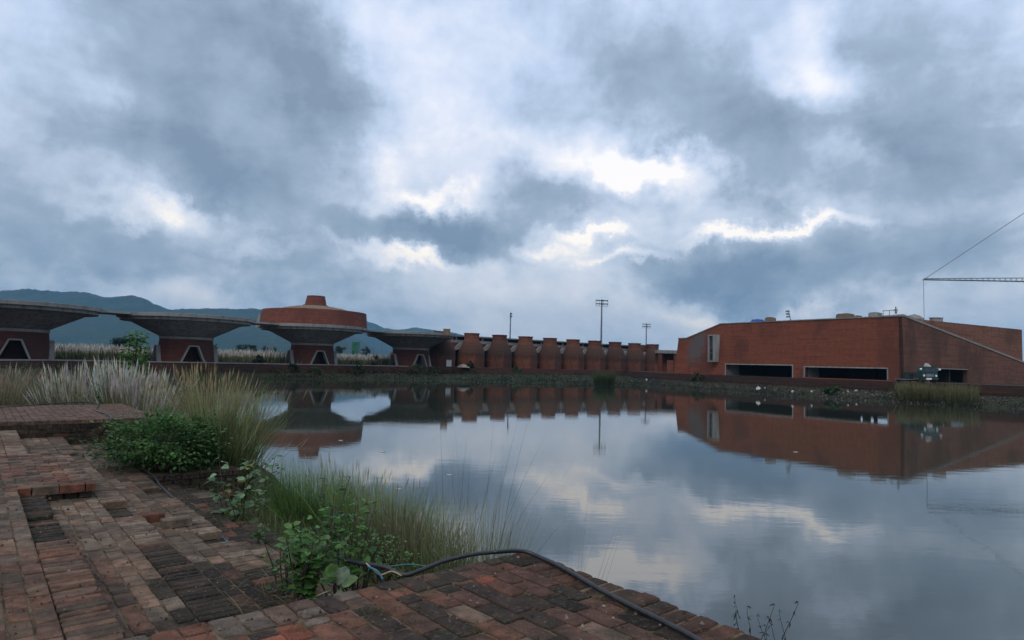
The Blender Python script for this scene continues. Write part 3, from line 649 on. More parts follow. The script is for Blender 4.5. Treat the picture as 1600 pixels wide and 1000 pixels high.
# small saplings behind the pier
def sapling(base, h, w, n, cols, label, L=.14):
    base = Vector(base); root = empty('sapling', base, 0, label, 'sapling', 'leafy saplings behind the pier'); fb = MB(); sb = MB()
    top = Vector((U(.05, .2), 0, h)); pts = curve_pts([Vector((0, 0, 0)), Vector((-.05, 0, h * .4)), Vector((.08, 0, h * .7)), top], 4); sb.tube(pts, [.03 * (1 - .7 * i / len(pts)) for i in range(len(pts))], 6)
    for i in range(n):
        t = U(.15, 1.02); c = Vector((0, 0, 0)).lerp(top, t); a = U(0, 6.3); rr = w * U(.1, 1) * (1.15 - abs(t - .6)); col = random.choice(cols); k = U(.7, 1.2) * (.8 + .6 * t)
        leaf(fb, c + Vector((cos(a) * rr, sin(a) * rr, U(-.1, .1))), Vector((cos(a), sin(a), U(-.5, .5))), L * U(.6, 1.2), L * .36, tuple(x * k for x in col))
    fb.build('foliage', MAT['leaf'], root); sb.build('trunk', MAT['bark'], root)
sp_ = PY(205, 600, 22); sapling((sp_.x, sp_.y, 1.4), 3.15, .42, 900, [(.05, .13, .03), (.035, .09, .025), (.09, .19, .045)], 'taller leafy sapling with bright top standing behind the feathery grass')
sp_ = PY(168, 620, 18.5); sapling((sp_.x, sp_.y, 1.4), 2.1, .28, 650, [(.06, .15, .035), (.04, .10, .025)], 'shorter bright green sapling at the left behind the pier', .12)
sp_ = PY(252, 610, 19); sapling((sp_.x, sp_.y, 1.0), 1.7, .16, 60, [(.07, .17, .035)], 'thin sprout with a few bright leaves beside the pier corner', .12)
sp_ = PY(120, 620, 24); bush('leafy_shrub', (sp_.x, sp_.y, 2.2), (1.3, .8, .7), 1500, .12, .04, GRN, 'low green scrub at the far left behind the pier', 'shrub', 8, base_z=1.5)
# weeds in the paving joints
wi = 0
for (px, py, r, n, lb) in [(590, 958, .10, 170, 'largest tuft of weed growing in the paving joints'), (628, 925, .05, 60, 'weed tuft near the terrace edge by a red brick'), (742, 990, .08, 90, 'weed tuft in the paving near the bottom edge'), (665, 937, .06, 70, 'weed tuft between the two red bricks'),
                       (936, 937, .05, 70, 'weed tuft growing beside the black hose'), (370, 985, .07, 80, 'small weed tuft where the terrace meets the steps'), (556, 978, .08, 90, 'weed tuft left of the largest tuft'), (235, 915, .10, 120, 'dry weed tuft on the dark steps'), (640, 975, .05, 50, 'small weed tuft below the largest tuft'), (470, 985, .06, 60, 'weed tuft at the bottom left of the terrace')]:
    z = T if px > 300 else T - .3; p = PZ(px, py, z - .01); mb = MB()
    for i in range(n):
        a = U(0, 6.3); q = p + Vector((cos(a), sin(a) * .7, 0)) * r * random.random() ** .7; blade(mb, q, U(.012, .035), U(.5, 1.6), U(0, 6.3), .0016, (.07, .08, .03), random.choice([(.14, .17, .06), (.22, .19, .1)]), 3)
    tag(mb.build('weed_tuft', MAT['blade']), lb, 'weed', 'weed tufts in the paving joints')

# crumbs of soil and brick, fallen leaves on the paving
mb = MB()
for i in range(2600):
    if random.random() < .6: u, v = U(-3.2, -.35), abs(random.gauss(2.5, 2.6)); v = min(v, 10.5)
    else: u, v = U(-3, -.05), U(-2.2, -.02)
    z = T if v < 0 else (T - .15 if u < E1 else T - .30 if u < E2 else T - .45 if u < E3 else T - .60)
    mb.cur = random.choice([(.10, .075, .05), (.16, .12, .08), (.05, .04, .028), (.14, .06, .04), (.26, .23, .19)]); p = G(u, v, z + .002)
    r_ = abs(random.gauss(0, .005)) + .002; a = U(0, 6.3); q = [p + Vector((cos(a + k * 1.57) * r_ * U(.7, 1.3), sin(a + k * 1.57) * r_ * U(.7, 1.3), 0)) for k in range(4)]
    mb.add(q + [p + Vector((0, 0, r_ * U(.8, 1.6)))], [(0, 1, 4), (1, 2, 4), (2, 3, 4), (3, 0, 4)])
tag(mb.build('soil_crumbs', MAT['paver']), 'crumbs of soil and broken brick scattered over the paving', 'soil', kind='stuff')

# ------------------------------------------------------------------ mushroom pavilions
def pavilion(c, rot, label):
    root = empty('mushroom_pavilion', c, rot, label, 'pavilion', 'concrete mushroom pavilions in a row')
    h = MB(); h.lathe([(4.75, 0), (4.3, 4.0), (3.9, 4.0), (4.2, 0), (4.75, 0)], 64); wl = h.build('brick_plinth', MAT['brick_pav'], root)
    cs = []
    for k in range(4):
        a = k * pi / 2; Mx = Matrix.Rotation(a, 4, 'Z'); b = MB(); b.prism([(-2.0, -.2), (2.0, -.2), (.8, 2.9), (-.8, 2.9)], -6.5, -3.0, Mx); cs.append(b)
    cut(wl, cs)
    for k in range(4):
        Mx = Matrix.Rotation(k * pi / 2, 4, 'Z'); b = MB()
        b.prism([(-2.0, -.02), (-1.76, -.02), (-.62, 2.68), (.62, 2.68), (1.76, -.02), (2.0, -.02), (.8, 2.9), (-.8, 2.9)], -5.0, -3.7, Mx); b.build('door_surround', MAT['concrete_light'], root)
    b = MB(); b.lathe([(2.4, .05), (2.4, 4.2)], 24); b.build('added_core', MAT['brick_pav'], root)  # cylinder added to keep the doorways dark inside
    b = MB(); b.lathe([(4.25, 3.96), (4.42, 3.98), (4.42, 4.38), (4.1, 4.42)], 64); b.build('collar', MAT['concrete_light'], root, False)
    b = MB(); b.lathe([(2.3, 4.2), (4.2, 4.38), (8.9, 6.8), (10.5, 6.98), (10.55, 7.5), (10.3, 7.5)], 72); b.build('flared_soffit', MAT['soffit'], root)
    b = MB(); b.lathe([(10.4, 7.46), (11.05, 7.48), (11.15, 8.02), (10.85, 8.06), (10.85, 7.95), (0.02, 8.0)], 72); b.build('canopy_slab', MAT['concrete'], root)
    b = MB(); b.lathe([(4.2, .04), (0.02, .04)], 32); b.build('floor_slab', MAT['concrete'], root)
    return root
LB = ['leftmost mushroom pavilion whose canopy is cut by the left edge', 'large mushroom pavilion left of the brick drum seen whole between grasses', 'mushroom pavilion carrying the round brick drum and chimney', 'mushroom pavilion nearest the row of brick kilns']
PT = [radians(x) for x in (41, 41, 37, 39)]
for c, r, l in zip(PAV, PT, LB): pavilion(c, r, l)
for k in range(3):
    a, b = PAV[k], PAV[k + 1]; d = (b - a).normalized(); p = a + d * 10.7; q = b - d * 10.7; s_ = Vector((-d.y, d.x, 0)) * 3.2; mb = MB(); zz = Vector((0, 0, 7.66)); z2 = Vector((0, 0, 7.98))
    mb.add([p - s_ + zz, q - s_ + zz, q + s_ + zz, p + s_ + zz, p - s_ + z2, q - s_ + z2, q + s_ + z2, p + s_ + z2], [(0, 3, 2, 1), (4, 5, 6, 7), (0, 1, 5, 4), (1, 2, 6, 5), (2, 3, 7, 6), (3, 0, 4, 7)])
    tag(mb.build('roof_link', MAT['concrete']), ['thin concrete slab bridging the leftmost and second canopies', 'thin concrete slab bridging the second canopy and the drum pavilion', 'thin concrete slab bridging the drum pavilion and the last canopy'][k], 'slab', 'roof slabs linking the pavilions')
# drum
dr = empty('drum_building', (-43.0, 139.5, 10.62), 0, 'round red brick drum with low concrete dome and small chimney above the pavilion', 'building')
b = MB(); b.lathe([(11.2, 0), (10.9, 3.35), (10.5, 3.38), (10.45, 3.1), (.1, 3.1)], 72); b.build('brick_drum', MAT['brick_drum'], dr)
b = MB(); b.lathe([(9.0, 3.0), (8.5, 3.45), (6.0, 4.15), (4.0, 4.5), (2.6, 4.7), (.1, 4.72)], 64); b.build('dome', MAT['timber'], dr)
b = MB(); b.lathe([(2.65, 4.6), (2.65, 4.85), (2.3, 4.9), (1.9, 6.75), (1.95, 6.85), (1.5, 6.85), (1.5, 5.2), (.05, 5.2)], 32); b.build('chimney', MAT['brick_drum'], dr)
b = MB(); p = PY(406.5, 508, 137) - dr.location; b.prism([(-.75, -.6), (.15, -.6), (.3, 2.4), (-.1, 2.4)], -.8, .8, Matrix.Translation(p)); b.build('concrete_fin', MAT['concrete'], dr)
# roof boxes on last canopy
for px, py0, py1, wpx, lb in [(698, 521, 517, 10, 'small brown box on the deck of the pavilion next to the kilns'), (388, 504, 500, 5, 'small grey box on the canopy left of the drum')]:
    p = PY(px, py0, 152 if px > 600 else 118); k = p.y / 1000; b = MB(); hgt = (py0 - py1 + 3) * k; b.box((-wpx * k / 2, -.5, -.5), (wpx * k / 2, .6, hgt * .85)); b.box((-wpx * k / 2 - .08, -.56, hgt * .85), (wpx * k / 2 + .08, .66, hgt))
    tag(b.build('roof_box', MAT['timber'] if px > 600 else MAT['concrete'], loc=p), lb, 'box')

# ------------------------------------------------------------------ kilns
def kiln(label):
    root = empty('brick_kiln', (0, 0, 0), 0, label, 'kiln', 'bottle-shaped brick kilns in a row')
    pr = [(3.52, 0), (3.62, 1.2), (3.66, 3.2), (3.6, 4.0), (3.38, 4.8), (3.02, 5.65), (2.6, 6.4), (2.26, 7.0), (2.06, 7.45), (1.99, 7.8), (2.0, 8.4), (2.08, 9.0)]
    b = MB(); b.lathe(pr, 48); b.build('body', MAT['brick_kiln'], root)
    b = MB(); b.lathe([(2.08, 8.98), (2.2, 9.02), (2.2, 9.2), (1.8, 9.22), (1.8, 8.4), (.05, 8.4)], 40); b.build('rim', MAT['brick_pav'], root)
    b = MB(); b.lathe([(3.64, 3.42), (3.70, 3.44), (3.70, 3.56), (3.6, 3.6)], 48); b.build('band', MAT['brick_pav'], root)
    b = MB(); b.tube([(-.6, -3.85, 0), (-.6, -3.85, 4.4)], .06, 8); b.build('pipe', MAT['rust'], root)
    # concrete hood on the left shoulder
    b = MB(); b.prism([(-5.1, 4.75), (-3.2, 6.5), (-2.6, 6.5), (-3.1, 4.9), (-4.6, 4.45)], .2, 1.2); b.build('hood', MAT['concrete_light'], root)
    return root
ordn = ['half-hidden kiln directly behind the last pavilion', 'first full kiln, largest of the row', 'second full kiln in the row from the pavilions', 'third full kiln from the pavilions', 'fourth full kiln, just right of the thin mast', 'fifth kiln, middle of the row', 'sixth kiln, just left of the tallest floodlight mast', 'seventh kiln, just right of the tallest floodlight mast', 'eighth kiln, with a square brick block behind its right shoulder', 'last kiln, farthest right next to the open colonnade']
kl = None
for i in range(10):
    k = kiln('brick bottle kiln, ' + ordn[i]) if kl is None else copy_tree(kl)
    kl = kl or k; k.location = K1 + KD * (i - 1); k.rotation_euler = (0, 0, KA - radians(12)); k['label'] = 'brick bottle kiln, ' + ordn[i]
# building behind the kilns
KL = KD.length; M_ = Matrix
bb = empty('long_gallery', K1 + Vector((-sin(KA), cos(KA), 0)) * 3.2, KA, 'long low brick gallery with dark slot windows behind the row of kilns', 'building')
x0, x1 = -7.5, KL * 7.15
b = MB(); b.box((x0, 0, 5.5), (x1, 9, 6.6)); b.build('brick_wall', MAT['brick_back'], bb)
b = MB(); b.box((x0, 2.2, 0), (x1, 9, 5.48)); b.build('undercroft_shade', MAT['dark'], bb)  # solid near-black box; the shade behind the kilns is its colour
b = MB(); b.box((x0, .06, 6.6), (x1, 8.9, 7.35)); b.build('sill_band', MAT['concrete'], bb)
b = MB(); b.box((x0, .5, 7.3), (x1, 8.5, 8.25)); b.build('dark_clerestory', MAT['dark'], bb)
for i in range(18):
    b = MB(); xx = x0 + .2 + i * (x1 - x0 - .6) / 17; b.box((xx, .05, 7.35), (xx + .32, .7, 8.25)); b.build('clerestory_post', MAT['concrete'], bb)
b = MB(); b.box((x0 - .3, -.35, 8.25), (x1 + .3, 9.3, 8.6)); b.build('roof_slab', MAT['soffit'], bb)
# brick block at the end of the kilns
e9 = K1 + KD * 7.55; bk = empty('stair_block', e9 + Vector((-sin(KA), cos(KA), 0)) * 1.4, KA, 'square brick stair block joined to the last kilns', 'building')
b = MB(); b.box((0, 0, 0), (5.6, 5, 8.75)); b.build('brick_wall', MAT['brick_back'], bk); b = MB(); b.box((-.1, -.1, 8.75), (5.7, 5.1, 8.95)); b.build('coping', MAT['soffit'], bk)
# colonnade between the kilns and the hall
cw = empty('brick_colonnade', PZ(1027, 581.5, T), 0, 'open brick colonnade filling the gap between the last kiln and the long hall', 'colonnade')
o = cw.location; e = PY(1061, 560, 190); L = e.x - o.x; hz = PY(1040, 547, o.y).z - T
b = MB(); b.box((0, 0, hz - .9), (L, 3.4, hz)); b.build('roof_slab', MAT['soffit'], cw)
for k, fx in enumerate((.04, .50, .72)):
    b = MB(); b.box((L * fx, .15, 0), (L * fx + (1.0 if k != 1 else 1.6), 1.3, hz - .9)); b.build('column', MAT['brick_pav'], cw)
b = MB(); b.box((0, 3.0, 0), (L * .80, 3.3, hz - .9)); b.build('back_wall', MAT['brick_kiln'], cw)
b = MB(); b.box((L * .3, .6, 0), (L, .8, 3.4)); b.build('low_wall', MAT['brick_back'], cw)
# grey wall by pavilion
p = PZ(668, 571.5, T); gw = empty('grey_wall', (p.x, 166, T), 0, 'grey concrete wall with a red brick post between last pavilion and first kiln', 'wall')
b = MB(); b.box((0, 0, 0), (4.2, .5, 6.3)); b.build('panel', MAT['concrete_light'], gw); b = MB(); b.box((4.2, -.2, 0), (5.0, .6, 6.4)); b.build('post', MAT['brick_kiln'], gw)
p = PZ(707, 573, T); cb = empty('white_cabinet', (p.x, 163.5, T), 0, 'white utility cabinet standing at the foot of the half-hidden kiln', 'cabinet')
b = MB(); b.box((-.62, -.3, .15), (.62, .3, 1.75)); b.build('cabinet_body', MAT['white'], cb); b = MB(); b.box((-.7, -.38, 1.75), (.7, .38, 1.85)); b.box((-.66, -.33, 0), (.66, .33, .15)); b.build('cap', MAT['concrete'], cb)
p = PZ(722, 574, T); mb = MB()
for i in range(9):
    for j in range(16): pass
mb.lathe([(1.9, 0), (1.5, .25), (.9, .62), (.35, .85), (.02, .9)], 14); tag(mb.build('sand_heap', MAT['sand'], smooth=True, loc=(p.x, 164, T - .03)), 'small sand heap in front of the first full kiln', 'heap')

# ------------------------------------------------------------------ terrace walls on the far shore
def strip(name, pts, prof, mt, label, parent=None):       # prof: list of (offset towards the water, z)
    mb = MB(); n = len(pts); k = len(prof); vs = []
    for i, p in enumerate(pts):
        a = Vector(pts[max(i - 1, 0)]); c = Vector(pts[min(i + 1, n - 1)]); d = (c - a).normalized(); nn = Vector((d.y, -d.x))
        for off, z in prof: vs.append((p[0] + nn.x * off, p[1] + nn.y * off, z))
    mb.add(vs, [(i * k + j, (i + 1) * k + j, (i + 1) * k + j + 1, i * k + j + 1) for i in range(n - 1) for j in range(k - 1)])
    return mb.build(name, MAT[mt], parent)
EDGE = [s_[2] for s_ in st[12:26]]
prof_steps = [(-14, T + .012), (-.9, T + .012), (-.02, T + .012), (0, T - .02), (0.02, T - .33), (.42, T - .335), (.44, T - .66), (.86, T - .665), (.88, T - 1.0), (1.28, T - 1.005), (1.3, T - 1.7)]
fw = empty('far_terrace', (0, 0, 0), 0, 'stepped brick terrace edge along the far shore below pavilions, kilns and hall', 'terrace')
strip('terrace_steps', EDGE[:8], prof_steps, 'brick_wet', None, fw)
strip('hall_steps', EDGE[7:], prof_steps, 'brick_wet', None, fw)
strip('paving_edge', EDGE[:5], [(-.55, T + .02), (-.5, T + .07), (.05, T + .07), (.06, T - .1)], 'concrete_light', None, fw)

# ------------------------------------------------------------------ the hall
hall = empty('brick_hall', HL, HA, 'long red brick hall with slanted roof ends and two dark slot openings on the right', 'building')
LF = 55.0; DP = 30.0; HT = 11.35
prof = [(0, -1), (LF, -1), (LF - .25, HT - .3), (14.9, HT), (4.4, 8.35), (1.6, 8.35)]
b = MB(); b.prism(prof, 0, 1.0); fr = b.build('front_wall', MAT['brick_hall'], hall)
O1 = (16.4, 33.3, -.05, 2.35); O2 = (36.1, 52.1, .15, 2.1)
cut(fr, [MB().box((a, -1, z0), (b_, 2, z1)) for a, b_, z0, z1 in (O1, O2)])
for a, b_, z0, z1 in (O1, O2):
    b = MB(); b.box((a - .22, -.12, z1), (b_ + .22, 1.1, z1 + .22)); b.box((a - .22, -.10, z0 - .02), (a, 4.2, z1)); b.box((b_, -.10, z0), (b_ + .22, 1.05, z1)); b.build('opening_frame', MAT['concrete'], hall)
b = MB(); b.box((.8, 1.0, -.6), (LF - .6, DP, -.12)); b.build('floor', MAT['concrete'], hall)
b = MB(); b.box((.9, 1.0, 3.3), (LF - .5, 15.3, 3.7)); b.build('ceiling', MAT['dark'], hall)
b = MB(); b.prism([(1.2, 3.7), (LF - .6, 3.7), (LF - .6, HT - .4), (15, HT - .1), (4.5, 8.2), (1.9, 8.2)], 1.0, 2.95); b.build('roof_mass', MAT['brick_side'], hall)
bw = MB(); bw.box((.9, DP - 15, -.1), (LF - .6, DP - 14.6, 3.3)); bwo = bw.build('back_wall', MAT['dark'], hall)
cut(bwo, [MB().box((a, DP - 16, 2.35), (c, DP - 13, 3.25)) for a, c in ((37.5, 38.1), (39.6, 44.6), (46.2, 46.5), (48.2, 49.6), (53.0, 53.4))])
# the columns seen inside
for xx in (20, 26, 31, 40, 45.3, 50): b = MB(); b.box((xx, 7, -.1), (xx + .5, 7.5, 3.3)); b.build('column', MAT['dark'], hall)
# side wall with the slanted coping
sw = [(0, -1), (DP + 15, -1), (DP + 15, 3.5), (0, HT - .3)]
MS = Matrix.Translation((LF - .02, 0, 0)) @ Matrix.Rotation(pi / 2, 4, 'Z')
b = MB(); b.prism(sw, -.0, .8, MS); swo = b.build('side_wall', MAT['brick_side'], hall)
cut(swo, [MB().box((LF - 2, 7.6, -.05), (LF + 2, 20, 2.35))])
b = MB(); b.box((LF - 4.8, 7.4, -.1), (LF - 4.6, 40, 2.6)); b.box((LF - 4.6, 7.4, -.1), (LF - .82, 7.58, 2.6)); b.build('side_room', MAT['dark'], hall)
b = MB(); b.box((LF - .9, 7.5, 2.35), (LF + .12, 20.1, 2.5)); b.build('side_lintel', MAT['concrete_light'], hall)
b = MB(); b.prism([(-.1, HT - .32), (DP + 15, 3.5), (DP + 15, 3.85), (-.1, HT + .04)], -.1, .95, MS); b.build('side_coping', MAT['concrete_light'], hall)
b = MB(); b.prism([(LF - .7, HT - .3), (14.8, HT), (4.4, 8.35), (1.55, 8.35), (1.5, 8.55), (4.35, 8.55), (14.75, HT + .2), (LF - .7, HT - .1)], -.14, 1.2); b.build('front_coping', MAT['soffit'], hall)
b = MB(); b.box((2.0, 2.96, 3.72), (LF - 25.01, 15.3, 7.9)); b.build('rear_roof_mass', MAT['brick_side'], hall)
b = MB(); b.box((LF - 25, 3.0, 3.72), (LF - 1.3, 15.4, HT - .36)); b.box((LF - 3.2, 15.4, 3.72), (LF - 1.3, 44, HT - .36)); b.build('setback_block', MAT['brick_side'], hall)
# projecting window box
wb = MB(); xa, xb, za, zb = 12.2, 14.0, 2.85, 9.0
wb.box((xa, -1.25, za), (xa + .3, 0, zb)); wb.box((xb - .3, -1.25, za), (xb, 0, zb)); wb.box((xa + .3, -1.25, zb - .3), (xb - .3, 0, zb)); wb.box((xa + .3, -1.25, za), (xb - .3, 0, za + .3))
wf = wb.build('window_box', MAT['concrete_light'], hall)
b = MB(); b.add([(xb, -1.25, za), (xb, 0, za), (xb + .2, 0, za), (xb, -1.25, zb), (xb, 0, zb), (xb + .75, 0, zb)], [(0, 1, 2), (3, 5, 4), (0, 2, 5, 3), (1, 4, 5, 2), (0, 3, 4, 1)]); b.build('splayed_cheek', MAT['concrete'], wf)
b = MB(); b.box((xa + .3, -.8, za + .3), (xb - .3, -.7, zb - .3)); b.build('pane', MAT['glass'], wf)
b = MB(); b.box((xa + .3, -.9, za + 2.0), (xb - .3, -.81, za + 2.1)); b.box((xa + .3, -.9, za + 3.1), (xb - .3, -.81, za + 3.2)); b.build('glazing_bar', MAT['steel'], wf)
b = MB(); b.tube([(LF - .35, -.1, -.3), (LF - .42, -.12, 5), (LF - .62, -.12, HT - .4)], .07, 6); b.build('downpipe', MAT['dark'], hall)
# roof clutter (hall space -> world)
HM = Matrix.Translation(HL) @ Matrix.Rotation(HA, 4, 'Z')
def H(x, y, z): return HM @ Vector((x, y, z))
mb = MB()
for i in range(60):
    p = Vector((U(-1.6, 1.6), U(-.8, .8), 0)); hh = .75 * max(0, 1 - (p.x / 1.7) ** 2) * U(.5, 1.1)
mb.lathe([(1.7, -.3), (1.55, .25), (1.2, .62), (.7, .5), (.3, .75), (.02, .7)], 11); o = mb.build('tarpaulin', MAT['tarp'], loc=H(23.4, 1.9, HT + .1)); o.scale = (1, .6, 1); tag(o, 'crumpled blue tarpaulin heaped on the roof edge', 'tarpaulin')
def rbox(x, w_, h_, mt, label, name='roof_vent'):
    mb = MB(); mb.prism([(-w_ / 2, -.4), (w_ / 2, -.4), (w_ / 2 - .05, h_ * .75), (w_ * .25, h_), (-w_ * .35, h_ * .97), (-w_ / 2, h_ * .7)], -.6, .6); o = mb.build(name, MAT[mt], loc=H(x, 1.4, HT + .02)); o.rotation_euler = (0, 0, HA); tag(o, label, 'roof vent', 'bulky vents along the hall roof edge')
rbox(27.0, 1.9, 1.0, 'timber', 'small tan box on the hall roof right of the blue tarpaulin')
rbox(43.6, 3.0, .85, 'timber', 'wide tan hump on the hall roof above the second slot opening')
rbox(49.3, 1.9, .75, 'concrete', 'grey-tan hump on the hall roof left of the railing')
rbox(46.2, .6, .35, 'timber', 'tiny stub between the two humps on the hall roof')
mb = MB(); mb.lathe([(1.6, -.3), (1.5, .3), (.9, .8), (.1, 1.05)], 10); tag(mb.build('roof_dome', MAT['soffit'], loc=H(LF - 2.8, 8.2, HT - .36)), 'dark low dome on the roof beyond the hall corner', 'dome')
mb = MB(); mb.box((-.9, -.5, 0), (.9, .5, .7)); mb.box((-1, -.6, .7), (1, .6, .8)); tag(mb.build('roof_tank', MAT['concrete'], loc=H(LF - 2.4, 14.6, HT - .37)), 'small grey tank on the roof at the far right', 'tank')
fl = empty('leaning_floodlight', H(31.6, 1.3, HT - .05), HA, 'leaning cluster of small floodlights on the hall roof', 'floodlight')
b = MB(); b.tube([(.5, 0, -.3), (-.2, 0, 2.2)], .09, 6); b.build('pole', MAT['steel'], fl)
for k in range(3): b = MB(); b.box((-.75 + k * .08, -.15, 1.9 - k * .55), (-.1 + k * .1, .2, 2.2 - k * .55)); b.box((-.2 + k * .1, -.05, 1.95 - k * .55), (.15 + k * .1, .05, 2.05 - k * .55)); b.build('lamp', MAT['steel'], fl)
rr = empty('roof_railing', H(52.2, .9, HT - .25), HA, 'short metal railing frame on the roof corner beside the standing worker', 'railing')
b = MB()
for x in (-1.2, -.1, .9): b.tube([(x, 0, -.1), (x, 0, 1.15)], .05, 6)
b.tube([(-1.25, 0, 1.15), (.95, 0, 1.15)], .06, 6); b.tube([(-1.25, 0, .3), (.95, 0, .3)], .035, 6); b.build('rails', MAT['steel'], rr)

# ------------------------------------------------------------------ worker on the roof
def person(loc, rz, label):
    root = empty('person', loc, rz, label, 'person')
    me = bpy.data.meshes.new('body'); bm_v = [(0, 0, .92), (0, 0, 1.12), (0, .01, 1.36), (0, .0, 1.5), (0, -.02, 1.58), (0, -.03, 1.70),
        (-.1, 0, .88), (-.11, -.02, .48), (-.11, .02, .08), (-.11, -.12, .03), (.1, 0, .88), (.13, -.05, .48), (.12, .02, .08), (.13, -.12, .03),
        (-.19, 0, 1.42), (-.27, -.05, 1.14), (-.30, -.24, .98), (.19, 0, 1.42), (.25, .03, 1.13), (.24, -.12, .92)]
    ed = [(0, 1), (1, 2), (2, 3), (3, 4), (4, 5), (0, 6), (6, 7), (7, 8), (8, 9), (0, 10), (10, 11), (11, 12), (12, 13), (2, 14), (14, 15), (15, 16), (2, 17), (17, 18), (18, 19)]
    rad = [.14, .135, .15, .07, .055, .095, .095, .065, .045, .04, .095, .065, .045, .04, .06, .045, .035, .06, .045, .035]
    me.from_pydata(bm_v, ed, []); o = bpy.data.objects.new('body', me); COL.objects.link(o)
    md = o.modifiers.new('s', 'SKIN'); sv = me.skin_vertices[0].data
    for i, r in enumerate(rad): sv[i].radius = (r, r * .85); sv[i].use_root = (i == 0)
    o.modifiers.new('q', 'SUBSURF').levels = 2; dg = bpy.context.evaluated_depsgraph_get(); nm = bpy.data.meshes.new_from_object(o.evaluated_get(dg)); bpy.data.objects.remove(o)
    nm.materials.clear()
    for k in ('skin', 'cloth', 'hair'): nm.materials.append(MAT[k])
    for f in nm.polygons:
        z = f.center.z; x = abs(f.center.x); f.material_index = 1 if (.1 < z < 1.47 and not (z < 1.18 and x > .24)) else 0; f.use_smooth = True
    nb = bpy.data.objects.new('body', nm); COL.objects.link(nb); nb.parent = root
    b = MB(); b.lathe([(.085, 1.66), (.105, 1.71), (.1, 1.77), (.06, 1.82), (.005, 1.835)], 12, (0, -.02, 0)); b.build('hair', MAT['hair'], root, True)
    return root
person(H(53.1, 1.1, HT - .32), HA + .5, 'person in grey clothes standing on the hall roof corner holding the railing')

# ------------------------------------------------------------------ floodlight masts
def mast(px, ptop, D, hw, rot, label, rows=2, ncol=6):
    top = PY(px, ptop, D); root = empty('floodlight_mast', (top.x, top.y, 2.4), rot, label, 'floodlight mast', 'stadium floodlight masts'); h = top.z - 2.4
    b = MB(); b.tube([(0, 0, 0), (0, 0, h * .5), (0, 0, h - .6)], [.55, .42, .28], 10); b.build('pole', MAT['steel'], root)
    b = MB()
    for z in (h - .9, h - 2.4, h - 3.5): b.box((-hw, -.1, z - .08), (hw, .1, z + .08))
    for x in (-hw, -hw / 3, hw / 3, hw): b.box((x - .06, -.06, h - 3.5), (x + .06, .06, h - .8))
    b.tube([(0, 0, h - 1), (0, 0, h + .6)], .05, 5); b.build('head_frame', MAT['steel'], root)
    for r_ in range(rows):
        for c in range(ncol):
            x = -hw + (c + .5) * 2 * hw / ncol; z = h - .9 - r_ * 1.5; b = MB(); b.lathe([(.12, 0), (.34, .35), (.36, .5), (.02, .52)], 8); o = b.build('lamp', MAT['steel'], root); o.location = (x, -.15, z); o.rotation_euler = (radians(115), 0, 0)
mast(940.5, 466, 283, 2.7, .05, 'tallest floodlight mast with two rows of lamps rising behind the kilns')
mast(798, 487, 355, 2.6, 1.45, 'thin floodlight mast seen edge-on behind the second and third kilns')
mast(1010, 504, 410, 2.7, .1, 'smallest and farthest floodlight mast near the hall')

# ------------------------------------------------------------------ tower crane beyond the hall
tip = PY(1443, 437, 150); cr = empty('tower_crane', (tip.x + 36, 150, 2.5), 0, 'tower crane jib with a hanging cable beyond the right end of the hall', 'crane')
o = cr.location; tz = tip.z - o.z; tx = tip.x - o.x
b = MB()
for s_ in (-.45, .45):
    b.tube([(tx, s_, tz), (4, s_, tz + .4)], .09, 5)
b.tube([(tx, 0, tz + .25), (4, 0, tz + 1.6)], .10, 5)
for k in range(30):
    x = tx + k * (4 - tx) / 30; x2 = x + (4 - tx) / 60; zt = tz + .25 + 1.35 * (x2 - tx) / (4 - tx); b.tube([(x, -.45, tz), (x2, 0, zt)], .045, 4); b.tube([(x2, 0, zt), (x + (4 - tx) / 30, .45, tz)], .045, 4)
b.build('jib', MAT['steel'], cr)
b = MB(); b.tube([(tx, 0, tz), (-1, 0, tz + 24)], .075, 5); b.build('stay_cable', MAT['steel'], cr)
b = MB(); b.tube([(tx, 0, tz), (tx, 0, 3)], .055, 5); b.build('hoist_cable', MAT['steel'], cr); b = MB(); b.lathe([(.05, 3.2), (.4, 3.0), (.4, 2.3), (.1, 2.0)], 8, (tx, 0, 0)); b.build('hook_block', MAT['steel'], cr)
b = MB()
for sx in (-.8, .8):
    for sy in (-.8, .8): b.tube([(sx, sy, 0), (sx, sy, tz + 1)], .12, 5)
for k in range(16):
    z = k * tz / 16; zz = (k + 1) * tz / 16
    for sy in (-.8, .8): b.tube([(-.8, sy, z), (.8, sy, zz)], .06, 4)
b.tube([(0, 0, tz + 1), (-1, 0, tz + 24)], .2, 6); b.build('tower', MAT['steel'], cr)
b = MB(); b.box((.8, -1, tz - 1.2), (2.4, 1, tz + .6)); b.build('cab', MAT['white'], cr)

# ------------------------------------------------------------------ truck and trailer by the hall corner
tk = PZ(1452, 597, T); tk = empty('green_truck', (PY(1453, 590, 92).x, 92, T), radians(-8), 'dark green truck parked facing the pond at the right end of the hall', 'truck')
def bx2(nm, mt, *bs, parent=tk):
    b = MB()
    for a in bs: b.box(a[0], a[1])
    return b.build(nm, MAT[mt], parent)
b = MB(); b.prism([(-1.0, .85), (1.0, .85), (1.02, 1.7), (.86, 2.45), (-.86, 2.45), (-1.02, 1.7)], -.05, 1.7); cabo = b.build('cab', MAT['green_paint'], tk)
bx2('windscreen', 'glass', ((-.82, -.09, 1.62), (.82, -.06, 2.2)), parent=cabo); bx2('grille', 'steel', ((-.5, -.1, 1.0), (.5, -.06, 1.4)), parent=cabo)
bx2('bumper', 'green_paint', ((-1.05, -.25, .55), (1.05, -.06, .84))); bx2('number_plate', 'white', ((-.6, -.3, .58), (.1, -.26, .82)))
